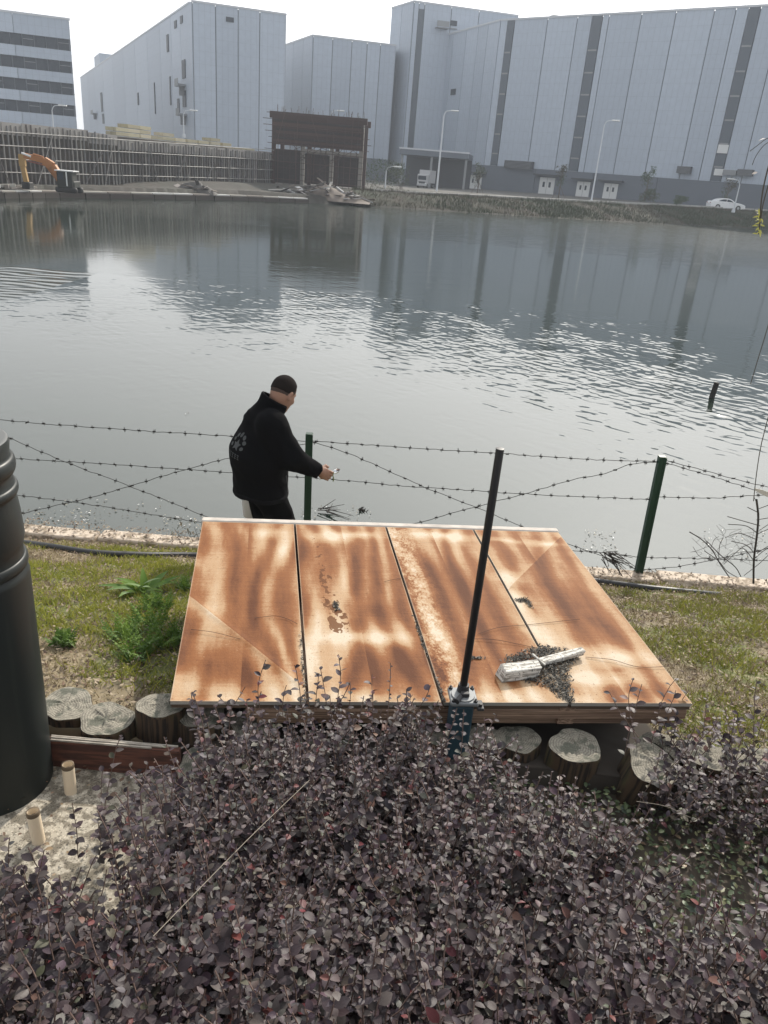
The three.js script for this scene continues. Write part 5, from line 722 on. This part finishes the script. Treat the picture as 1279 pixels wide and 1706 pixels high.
    const tg = mergeG(twigG).applyMatrix4(inv), tm = part('twigs', tg, twigM, t); tm.userData.kind = 'stuff';
    const cam = camera.matrixWorldInverse, pm = camera.projectionMatrix, v = new V3();
    const inView = (c) => { v.copy(c).applyMatrix4(cam).applyMatrix4(pm); return Math.abs(v.x) < 1 && Math.abs(v.y) < 1 && v.z < 1; };
    camera.updateProjectionMatrix();
    // the leaves that show largest, highest over the plant's own surface first, are parts of their own
    const rank = leaves.map((l, i) => [inView(l[4]) && l[4].y > topY(l[4].x, -l[4].z) - 0.05 ? l[1] : 0, i]).sort((a, b) => b[0] - a[0]).slice(0, most).filter((q) => q[0] > 0).map((q) => q[1]), own = new Set(rank);
    for (const i of rank) { const [m, , sh, gi] = leaves[i], q = part('leaf', geos[gi], leafMats[sh], t); q.applyMatrix4(m.clone().premultiply(inv)); }
    geos.forEach((g, gi) => { const rest = leaves.filter((l, i) => l[3] === gi && !own.has(i)); if (!rest.length) return; const im = new THREE.InstancedMesh(g, leafAll, rest.length), c = new THREE.Color(); rest.forEach(([m, , sh], i) => { im.setMatrixAt(i, m.clone().premultiply(inv)); im.setColorAt(i, c.setRGB(...shades[sh].map((q) => q * rr(0.85, 1.15)))); }); im.name = 'foliage'; im.userData.kind = 'stuff'; im.castShadow = im.receiveShadow = true; t.add(im); });
    return t;
  }
  const leafAll = lm(lin(1, 1, 1));
  const pv = new V3(), pick = (poly, x, d, topY) => () => { for (;;) { const X = rr(...x), D = rr(...d); pv.set(X, topY(X, D), -D).applyMatrix4(camera.matrixWorldInverse); if (inPoly(poly, 639.5 - pv.x / pv.z * 1282, 853 + pv.y / pv.z * 1282)) return [X, D]; } };
  camera.updateProjectionMatrix(); camera.matrixWorldInverse.copy(camera.matrixWorld).invert();
  const rightY = (X, D) => 1.50 + 0.1 * (fbm(X * 5, D * 5, 3) - 0.5), leftY = (X, D) => 1.44 + 0.08 * fbm(X * 6, D * 6, 3);
  seed = 201;
  const main = [[290, 1310], [318, 1250], [375, 1195], [470, 1180], [560, 1178], [660, 1186], [740, 1215], [830, 1248], [900, 1280], [985, 1330], [1045, 1370], [1075, 1430], [1060, 1490], [1130, 1545], [1290, 1500], [1500, 1520], [2600, 3200], [640, 5000], [-1500, 3200], [-260, 1600], [0, 1545], [130, 1510], [200, 1455], [240, 1390]];
  const S = (px, py, y, px2, py2, D2) => { const a = onY(px, py, y); return [a, at(px2, py2, -a.z + (D2 ?? 0))]; };
  const sh = [[432, 1185, 428, 1092], [500, 1190, 518, 1105], [560, 1195, 575, 1082], [545, 1190, 530, 1110], [395, 1195, 362, 1160], [372, 1200, 400, 1140], [610, 1195, 640, 1130], [575, 1190, 600, 1140], [690, 1200, 720, 1140], [470, 1195, 470, 1140], [655, 1200, 690, 1160], [520, 1190, 548, 1120]].map(([a, b, c, d]) => [S(a, b, 1.66, c, d, 0.05), rr(0.022, 0.032), 0.02]);
  shrub('purple_hedge', 'dark purple leaved hedge filling the foreground', 'hedge', pick(main, [-1.7, 1.9], [0.4, 2.1], hedgeY), hedgeY, 5600, { shoots: sh });
  const right = [[1085, 1262], [1100, 1200], [1160, 1180], [1290, 1195], [1500, 1230], [1500, 1420], [1279, 1345], [1180, 1310], [1110, 1300]];
  shrub('purple_shrub', 'thin purple shrub spreading over the log ends at right', 'shrub', pick(right, [0.5, 2.4], [1.3, 2.6], rightY), rightY, 290, { deep: 0.16, len: [0.13, 0.3], gap: 0.021, sizes: [0.02, 0.032], most: 150, shoots: [[1060, 1240, 1043, 1135], [1085, 1240, 1082, 1120], [1065, 1230, 1005, 1150], [1100, 1220, 1118, 1140], [1040, 1260, 1075, 1150], [1110, 1200, 1150, 1150]].map(([a, b, c, d]) => [S(a, b, 1.42, c, d, 0.03), 0.03, 0.026]) });
  const left = [[-80, 1400], [20, 1395], [110, 1420], [150, 1480], [60, 1540], [-150, 1580]];
  shrub('purple_shrub', 'small purple leaved shoots growing over the pale concrete at lower left', 'shrub', pick(left, [-1.9, -0.4], [0.7, 2], leftY), leftY, 120, { deep: 0.18, len: [0.12, 0.26], gap: 0.026, sizes: [0.022, 0.036], most: 100, shoots: [[172, 1400, 174, 1235], [215, 1400, 218, 1290], [180, 1390, 150, 1300], [235, 1390, 205, 1300], [130, 1430, 120, 1345], [195, 1420, 240, 1330], [165, 1440, 160, 1360], [210, 1420, 190, 1340], [225, 1360, 236, 1268], [250, 1330, 240, 1265]].map(([a, b, c, d]) => [S(a, b, 1.30, c, d, 0.0), 0.03, 0.019]) });
  // green ground cover in the gap at right
  const gl = oval(0.2, 0.1, 3), gm = mat(0xffffff, 0.5, { side: THREE.DoubleSide }), N = 9000, im = new THREE.InstancedMesh(gl, gm, N), o = new THREE.Object3D(), c = new THREE.Color(); seed = 211;
  for (let i = 0; i < N; i++) { const X = rr(0.35, 2.2), D = rr(0.95, 2.12); o.position.set(X, 1.235 + rr(0, 0.11) * fbm(X * 6, D * 6, 2) * 1.4, -D); o.rotation.set(rr(-0.9, 0.5), rr(0, 6.28), rr(-0.5, 0.5)); o.scale.setScalar(rr(0.012, 0.026)); o.updateMatrix(); im.setMatrixAt(i, o.matrix); const r = rnd(); im.setColorAt(i, r < 0.6 ? c.setRGB(0.055, 0.08, 0.03) : r < 0.85 ? c.setRGB(0.11, 0.11, 0.04) : c.setRGB(0.035, 0.05, 0.03)); }
  im.name = 'ground_cover'; im.userData.kind = 'stuff'; tag(im, 'low green ground cover in the gap of the hedge at right', 'ground cover'); scene.add(im);
  const N3 = 1400, i3 = new THREE.InstancedMesh(gl, gm, N3); for (let i = 0; i < N3; i++) { const X = rr(-1.7, 2.2), D = rr(0.8, 2.1); if (X < -0.4 && rnd() < 0.8) { o.scale.setScalar(0.012); } else o.scale.setScalar(rr(0.018, 0.034)); o.position.set(X, 1.252 + rr(0, 0.02), -D); o.rotation.set(rr(-0.3, 0.3), rr(0, 6.28), rr(-0.3, 0.3)); o.updateMatrix(); i3.setMatrixAt(i, o.matrix); const r = rnd(); i3.setColorAt(i, r < 0.5 ? c.setRGB(0.13, 0.08, 0.05) : r < 0.8 ? c.setRGB(0.24, 0.17, 0.1) : c.setRGB(0.07, 0.045, 0.035)); }
  i3.name = 'fallen_leaves'; i3.userData.kind = 'stuff'; tag(i3, 'brown fallen leaves on the concrete and soil under the hedge', 'fallen leaves'); scene.add(i3);
  // long dry stems across the hedge
  const sm = mat([0.22, 0.19, 0.15], 0.8), st = (label, a, b) => { const t = thing('dry_straw', label, 'straw', a), d = b.clone().sub(a), m = d.clone().multiplyScalar(0.5).add(new V3(0.004, 0.012, 0.0)); part('stalk', tube([[0, 0, 0], m, d], 0.0008, 5, 20), sm, t); };
  st('long thin pale dry stem lying slantwise across the hedge', onY(255, 1560, 2.02), onY(515, 1300, 1.86)); st('short pale dry stem over the dark gap in the hedge at right', onY(1060, 1335, 1.62), onY(1150, 1362, 1.56));
}
// ---------------------------------------------------------------- the man at the fence
{
  const smin = (a, b, k) => { const h = clamp(0.5 + 0.5 * (b - a) / k, 0, 1); return mix(b, a, h) - k * h * (1 - h); }, smax = (a, b, k) => -smin(-a, -b, k);
  const cap = (x, y, z, a, b, ra, rb) => { const bx = b[0] - a[0], by = b[1] - a[1], bz = b[2] - a[2], px = x - a[0], py = y - a[1], pz = z - a[2], h = clamp((px * bx + py * by + pz * bz) / (bx * bx + by * by + bz * bz), 0, 1); return Math.hypot(px - bx * h, py - by * h, pz - bz * h) - mix(ra, rb, h); };
  const ell = (x, y, z, c, r) => { const a = (x - c[0]) / r[0], b = (y - c[1]) / r[1], d = (z - c[2]) / r[2], k0 = Math.hypot(a, b, d), k1 = Math.hypot(a / r[0], b / r[1], d / r[2]); return k0 * (k0 - 1) / Math.max(k1, 1e-6); };
  const D0 = 5.02, hp = at(472, 656, D0), floor = 0.27;
  const J = { pel: [0.02, 0.93, 0], chest: [0.015, 1.24, 0], neck: [0.085, 1.43, 0], head: [0.155, 1.545, 0.02], sR: [0.05, 1.375, 0.185], sL: [0.055, 1.32, -0.17], eR: [0.18, 1.165, 0.265], wR: [0.375, 1.048, 0.215], eL: [-0.03, 1.11, -0.26], wL: [-0.02, 0.885, -0.29], hR: [0.04, 0.9, 0.095], hL: [0.02, 0.9, -0.095], kR: [0.20, 0.5, 0.12], kL: [0.08, 0.5, -0.11], aR: [0.10, 0.09, 0.125], aL: [-0.04, 0.09, -0.12], tR: [0.27, 0.04, 0.14], tL: [0.13, 0.04, -0.13] };
  const TURN = 20 * R, t = thing('person', 'man in black jacket with cropped hair, back turned, reaching past the fence post', 'person', [0, floor, 0], TURN);
  { const off = new V3(...J.head).applyAxisAngle(new V3(0, 1, 0), TURN); t.position.set(hp.x - off.x, floor, hp.z - off.z); t.scale.setScalar((hp.y - floor) / J.head[1]); t.updateMatrixWorld(true); }
  const skin = new THREE.MeshPhysicalMaterial({ color: lin(0.27, 0.155, 0.11), roughness: 0.6, specularIntensity: 0.5 }), cloth = (c) => new THREE.MeshPhysicalMaterial({ color: lin(...c), roughness: 0.95, specularIntensity: 0.12 }), black = cloth([0.0045, 0.0045, 0.0052]), trou = cloth([0.004, 0.004, 0.0045]), hairM = cloth([0.016, 0.013, 0.012]);
  const cell = 0.012;
  const bodyF = (x, y, z) => {
    let d = cap(x, y, z * 0.72, J.pel, J.chest, 0.115, 0.135) ; d = smin(d, cap(x, y, z, J.chest, J.neck, 0.11, 0.055), 0.06); d = smin(d, cap(x, y, z, J.neck, [J.head[0] - 0.03, J.head[1] - 0.05, J.head[2]], 0.056, 0.054), 0.03);
    for (const s of ['R', 'L']) { d = smin(d, cap(x, y, z, J['s' + s], J['e' + s], 0.055, 0.042), 0.04); d = smin(d, cap(x, y, z, J['e' + s], J['w' + s], 0.042, 0.028), 0.012); d = smin(d, cap(x, y, z, J['h' + s], J['k' + s], 0.085, 0.055), 0.04); d = smin(d, cap(x, y, z, J['k' + s], J['a' + s], 0.053, 0.036), 0.015); d = smin(d, cap(x, y, z, J['a' + s], J['t' + s], 0.04, 0.03), 0.02); }
    return d;
  };
  const Q = new THREE.Quaternion().setFromEuler(new THREE.Euler(0, 38 * R, -34 * R, 'YXZ')), hm = new THREE.Matrix4().compose(new V3(...J.head), Q, new V3(1, 1, 1));
  const NK = new V3(J.neck[0], J.neck[1] - 0.03, 0.01).applyMatrix4(hm.clone().invert()).toArray();
  const skull = (x, y, z) => smin(ell(x, y, z, [-0.008, 0.022, 0], [0.097, 0.098, 0.077]), ell(x, y, z, [0.032, -0.045, 0], [0.062, 0.068, 0.056]), 0.03);
  const headF = (x, y, z) => {
    const az = Math.abs(z); let d = skull(x, y, z);
    d = smin(d, ell(x, y, z, [0.072, -0.092, 0], [0.022, 0.018, 0.024]), 0.02); d = smin(d, cap(x, y, z, [0.086, 0.012, 0], [0.112, -0.026, 0], 0.008, 0.013), 0.012); d = smin(d, ell(x, y, az, [0.1, -0.03, 0.012], [0.011, 0.009, 0.009]), 0.006);
    d = smin(d, cap(x, y, az, [0.085, 0.026, 0.012], [0.068, 0.026, 0.046], 0.009, 0.007), 0.012); d = smax(d, -ell(x, y, az, [0.1, 0.004, 0.032], [0.02, 0.013, 0.018]), 0.012); d = smin(d, ell(x, y, az, [0.074, 0.003, 0.032], [0.013, 0.011, 0.014]), 0.004);
    d = smin(d, ell(x, y, az, [0.06, -0.022, 0.045], [0.02, 0.018, 0.016]), 0.02); d = smin(d, cap(x, y, az, [0.09, -0.053, 0], [0.082, -0.055, 0.022], 0.008, 0.005), 0.006); d = smin(d, cap(x, y, az, [0.088, -0.066, 0], [0.081, -0.064, 0.02], 0.009, 0.005), 0.006); d = smax(d, -cap(x, y, az, [0.1, -0.0595, 0], [0.09, -0.06, 0.022], 0.003, 0.002), 0.003);
    let e = ell(x, y, az, [-0.012, -0.008, 0.08], [0.021, 0.034, 0.011]); e = smax(e, -ell(x, y, az, [-0.008, -0.006, 0.09], [0.012, 0.02, 0.009]), 0.004); d = smin(d, e, 0.008);
    d = smin(d, cap(x, y, z, [-0.025, -0.04, 0], NK, 0.058, 0.056), 0.03); return d;
  };
  // right hand: forearm along x, back of the hand towards +z, thumb uppermost, fingers closed round the handle
  const fwd = new V3(...J.wR).sub(new V3(...J.eR)).normalize(), upv = new V3(0, 1, 0).addScaledVector(fwd, -fwd.y).normalize(), sid = fwd.clone().cross(upv).normalize(), hmR = new THREE.Matrix4().makeBasis(fwd, upv, sid).setPosition(new V3(...J.wR));
  const handF = (x, y, z) => {
    let d = cap(x, y, z, [-0.02, 0, 0], [0.03, 0, 0], 0.027, 0.026); d = smin(d, ell(x, y, z, [0.055, 0.0, 0.002], [0.047, 0.043, 0.019]), 0.015);
    [[0.031, 1, 0.0088], [0.0105, 1.08, 0.0092], [-0.0105, 1.0, 0.0088], [-0.031, 0.82, 0.0078]].forEach(([fy, k, r]) => { const a = [0.085, fy, 0.004], b = [0.085 + 0.034 * k, fy * 0.96, -0.006], c = [0.085 + 0.03 * k, fy * 0.93, -0.034 * k], e = [0.085 + 0.008, fy * 0.9, -0.042 * k]; let f = cap(x, y, z, a, b, r * 1.12, r); f = smin(f, cap(x, y, z, b, c, r, r * 0.95), 0.004); f = smin(f, cap(x, y, z, c, e, r * 0.95, r * 0.82), 0.004); d = smin(d, f, 0.005); });
    let th = cap(x, y, z, [0.022, 0.024, -0.008], [0.052, 0.05, -0.022], 0.0145, 0.012); th = smin(th, cap(x, y, z, [0.052, 0.05, -0.022], [0.084, 0.049, -0.036], 0.0115, 0.009), 0.005); return smin(d, th, 0.008);
  };
  const fwdL = new V3(...J.wL).sub(new V3(...J.eL)).normalize(), upL = new V3(1, 0, 0).addScaledVector(fwdL, -fwdL.x).normalize(), hmL = new THREE.Matrix4().makeBasis(fwdL, upL, fwdL.clone().cross(upL).multiplyScalar(-1)).setPosition(new V3(...J.wL));
  const flip = (g) => { const i = g.index.array; for (let k = 0; k < i.length; k += 3) { const q = i[k]; i[k] = i[k + 1]; i[k + 1] = q; } g.computeVertexNormals(); return g; };
  const hg = surfaceNets(headF, [-0.18, -0.2, -0.16], [0.14, 0.135, 0.16], 0.0042).applyMatrix4(hm), rg = surfaceNets(handF, [-0.05, -0.06, -0.07], [0.14, 0.075, 0.04], 0.003).applyMatrix4(hmR), lg = flip(surfaceNets(handF, [-0.05, -0.06, -0.07], [0.14, 0.075, 0.04], 0.004).applyMatrix4(hmL));
  part('body', [surfaceNets(bodyF, [-0.25, 0, -0.4], [0.5, 1.56, 0.4], cell), hg, rg, lg], skin, t);
  const hairG = (hl) => surfaceNets((x, y, z) => { const line = hl - 0.045 + 0.11 * sst(x, -0.03, 0.075) + 0.01 * (fbm(x * 60, z * 60, 2) - 0.5); let d = skull(x, y, z) - (hl ? 0.005 : 0.0022) - (hl ? 0.003 : 0) * sst(y, 0.02, 0.09); d = smax(d, line - y, 0.008); d = smax(d, -ell(x, y, Math.abs(z), [-0.005, -0.012, 0.08], [0.026, 0.036, 0.02]), 0.004); return d + 0.0018 * (vn(x * 300, y * 300, z * 300) - 0.5); }, [-0.13, -0.09, -0.1], [0.12, 0.14, 0.1], 0.0042).applyMatrix4(hm);
  part('hair', hairG(0.045), hairM, t); part('stubble', hairG(0), cloth([0.062, 0.046, 0.04]), t);
  for (const s of [-1, 1]) { const e = part('eye', new THREE.SphereGeometry(0.0105, 14, 10).applyMatrix4(new THREE.Matrix4().makeTranslation(0.0775, 0.003, s * 0.032)).applyMatrix4(hm), mat([0.6, 0.58, 0.55], 0.25), t); part('iris', new THREE.SphereGeometry(0.0055, 10, 8).applyMatrix4(new THREE.Matrix4().makeTranslation(0.0838, 0.002, s * 0.032)).applyMatrix4(hm), mat([0.02, 0.012, 0.01], 0.2), e); part('eyebrow', bar([0.092, 0.027, s * 0.014], [0.074, 0.029, s * 0.048], 0.004, 0.003, 6).applyMatrix4(hm), hairM, t); }
  const fold = (x, y, z) => 0.034 * (Math.abs(fbm(x * 6 + 2, y * 8 + x * 6, z * 6, 3) - 0.5) - 0.12) + 0.006 * (fbm(x * 18, y * 18, z * 18, 2) - 0.5);
  const jacketF = (x, y, z) => {
    let d = cap(x, y, z * 0.74, [0.02, 0.80, 0], [0.0, 1.12, 0], 0.192, 0.188); d = smin(d, cap(x, y, z * 0.70, [0.0, 1.12, 0], [0.035, 1.335, 0], 0.185, 0.125), 0.07); d = smin(d, cap(x, y, z, J.sR, J.sL, 0.085, 0.07), 0.05); d = smin(d, cap(x, y, z, [0.06, 1.43, 0.0], [0.02, 1.33, 0], 0.085, 0.13), 0.05);
    for (const s of ['R', 'L']) { const b = J['e' + s], w = J['w' + s]; d = smin(d, cap(x, y, z, J['s' + s], b, 0.094, 0.082), 0.075); const c = w.map((v, i) => v - (v - b[i]) * 0.06); d = smin(d, cap(x, y, z, b, c, 0.08, 0.058), 0.02); { const q = w.map((v, i) => v - (v - b[i]) * 0.05), n = [0, 1, 2].map((i) => w[i] - b[i]), L = Math.hypot(...n), k = ((x - q[0]) * n[0] + (y - q[1]) * n[1] + (z - q[2]) * n[2]) / L; if (Math.hypot(x - w[0], y - w[1], z - w[2]) < 0.12) d = smax(d, k - 0.012, 0.006); } }
    d += fold(x, y, z);
    const hem = 0.815 + 0.012 * Math.sin(z * 9 + x * 5) - 0.03 * x; d = smax(d, hem - y, 0.008);
    const nk = cap(x, y, z, [0.055, 1.39, 0.012], [0.12, 1.57, 0.03], 0.1, 0.1); let col = smax(nk, -cap(x, y, z, [0.06, 1.41, 0.012], [0.13, 1.6, 0.03], 0.076, 0.08), 0.006); col = smax(col, y - (1.535 - 0.55 * (x - 0.06)), 0.006); d = smin(d, col, 0.012);
    return d;
  };
  const jg = surfaceNets(jacketF, [-0.26, 0.76, -0.42], [0.47, 1.62, 0.42], 0.0085), jk = part('jacket', jg, black, t);
  part('hem_band', surfaceNets((x, y, z) => smax(jacketF(x, Math.max(y, 0.84), z) - 0.004, Math.abs(y - (0.835 + 0.012 * Math.sin(z * 9 + x * 5) - 0.03 * x)) - 0.018, 0.006), [-0.26, 0.77, -0.32], [0.27, 0.88, 0.32], 0.0085), cloth([0.009, 0.009, 0.01]), jk);
  part('pocket_zip', tube([[0.165, 0.99, 0.135], [0.172, 0.93, 0.145], [0.168, 0.87, 0.14]].map((p) => { const d = jacketF(...p), e = 0.004, n = new V3(jacketF(p[0] + e, p[1], p[2]) - d, jacketF(p[0], p[1] + e, p[2]) - d, jacketF(p[0], p[1], p[2] + e) - d).normalize(); return new V3(...p).addScaledVector(n, -d + 0.001); }), 0.0035, 5), mat([0.05, 0.05, 0.055], 0.5), jk);
  part('trousers', surfaceNets((x, y, z) => { let d = cap(x, y, z * 0.8, [0.03, 0.95, 0], [0.035, 0.86, 0], 0.14, 0.135); for (const s of ['R', 'L']) { d = smin(d, cap(x, y, z, J['h' + s], J['k' + s], 0.118, 0.085), 0.03); d = smin(d, cap(x, y, z, J['k' + s], J['a' + s], 0.084, 0.068), 0.03); } d += fold(x * 1.2, y, z) * 0.9; return smax(smax(d, 0.07 - y, 0.006), y - 0.99, 0.01); }, [-0.25, 0.03, -0.3], [0.36, 1.04, 0.3], 0.0105), trou, t);
  for (const s of ['R', 'L']) { const a = J['a' + s], b = J['t' + s]; const sh = part('shoe', surfaceNets((x, y, z) => smax(smin(cap(x, y, z, [a[0] - 0.05, 0.05, a[2]], [b[0] + 0.02, 0.035, b[2]], 0.05, 0.046), cap(x, y, z, [a[0], 0.06, a[2]], [a[0], 0.11, a[2]], 0.05, 0.048), 0.02), -y, 0.004), [a[0] - 0.13, -0.02, a[2] - 0.09], [b[0] + 0.1, 0.17, b[2] + 0.09], 0.009), mat([0.015, 0.014, 0.014], 0.6), t); part('sole', rbox(0.29, 0.022, 0.095, 0.01, [(a[0] + b[0]) / 2 - 0.01, 0.011, (a[2] + b[2]) / 2]), mat([0.03, 0.03, 0.03], 0.8), sh); }
  { // pale emblem printed on the back: an arc of petals over a small figure and a worn line of strokes
    const cv = document.createElement('canvas'); cv.width = cv.height = 256; const c = cv.getContext('2d'); c.clearRect(0, 0, 256, 256); c.fillStyle = 'rgba(170,175,178,1)';
    for (let i = 0; i < 7; i++) { const a = Math.PI * (1.06 - 0.187 * i) ; c.beginPath(); c.ellipse(128 + 78 * Math.cos(a), 112 - 78 * Math.sin(a) * 1.05, 21, 15, a, 0, 6.3); c.fill(); }
    c.beginPath(); c.moveTo(128, 66); c.lineTo(146, 98); c.lineTo(180, 100); c.lineTo(154, 124); c.lineTo(168, 158); c.lineTo(128, 140); c.lineTo(88, 158); c.lineTo(102, 124); c.lineTo(76, 100); c.lineTo(110, 98); c.fill();
    for (let i = 0; i < 5; i++) { const x = 40 + i * 37; c.fillRect(x, 182, 28, 6); c.fillRect(x + 2, 198, 24, 5); c.fillRect(x + 11, 180, 6, 44); c.fillRect(x, 216, 28, 5); }
    const tx = new THREE.CanvasTexture(cv); tx.colorSpace = THREE.SRGBColorSpace;
    const s = t.scale.x; jk.updateMatrixWorld(true); const pos = new V3(-0.16, 1.2, 0.085).applyMatrix4(jk.matrixWorld), o = new THREE.Euler(0, -Math.PI / 2 + TURN, 0); const dg = new DecalGeometry(jk, pos, o, new V3(0.21 * s, 0.21 * s, 0.2)); dg.applyMatrix4(jk.matrixWorld.clone().invert());
    const n = dg.attributes.normal, p = dg.attributes.position; for (let i = 0; i < p.count; i++) p.setXYZ(i, p.getX(i) - 0.0012, p.getY(i), p.getZ(i)); 
    part('back_print', dg, mat([0.14, 0.14, 0.14], 0.95, { map: tx, transparent: true, polygonOffset: true, polygonOffsetFactor: -2 }), jk);
  }
  // what he holds
  const lw = (x, y, z) => new V3(x, y, z).applyMatrix4(hmR).applyMatrix4(t.matrixWorld);
  { const a = lw(0.062, -0.052, -0.024), b = lw(0.105, 0.02, -0.026), e = lw(0.128, 0.036, -0.026), k = thing('ladle', 'small silver ladle held out over the water in the man\'s hand', 'ladle', a), ms = mat([0.75, 0.76, 0.77], 0.25, { metalness: 0.9 }); part('handle', [bar([0, 0, 0], b.clone().sub(a), 0.006, 0.005, 8), bar(b.clone().sub(a), e.clone().sub(a), 0.005, 0.005, 8)], ms, k); const bowl = new THREE.SphereGeometry(0.03, 24, 10, 0, 6.2832, Math.PI * 0.5, Math.PI * 0.5).scale(1, 0.55, 0.8).rotateZ(0.45).rotateX(0.35); part('bowl', bowl, mat([0.75, 0.76, 0.77], 0.25, { metalness: 0.9, side: THREE.DoubleSide }), k, e.clone().sub(a).add(new V3(0.026, 0.008, 0))); const dr = part('weed_strand', tube([[0.0, 0, 0], [-0.006, -0.03, 0], [0.001, -0.055, 0], [-0.003, -0.075, 0]].map(([x, y, z]) => e.clone().sub(a).add(new V3(x + 0.012, y, z))), 0.0035, 5), mat([0.16, 0.2, 0.06], 0.6), k); }
  { const p = at(424, 838, D0 + 0.16), k = thing('bucket', 'white bucket hanging from the man\'s left hand behind his leg', 'bucket', [p.x, p.y - 0.1, p.z]), wm = mat([0.55, 0.55, 0.57], 0.5), h = 0.19, r = 0.1; part('shell', new THREE.LatheGeometry([[0, 0], [r * 0.82, 0], [r, h], [r * 1.05, h], [r * 1.05, h - 0.02], [r * 0.97, h - 0.02], [r * 0.97, h], [r * 0.78, 0.01], [0, 0.01]].map((v) => new THREE.Vector2(...v)), 32), wm, k); const gp = new V3(0.085, 0, -0.03).applyMatrix4(hmL).applyMatrix4(t.matrixWorld).sub(k.position); part('handle', tube([[-r, h - 0.02, 0], [mix(-r, gp.x, 0.6), mix(h, gp.y, 0.75), gp.z * 0.7], gp, [mix(r, gp.x, 0.6), mix(h, gp.y, 0.75), gp.z * 0.7], [r, h - 0.02, 0]], 0.003, 6, 40), GREYM, k); }
}

scene.traverse((o) => { if (o.isMesh) { o.castShadow = true; o.receiveShadow = true; } });
camera.far = 3000; camera.updateProjectionMatrix();
renderer.render(scene, camera);
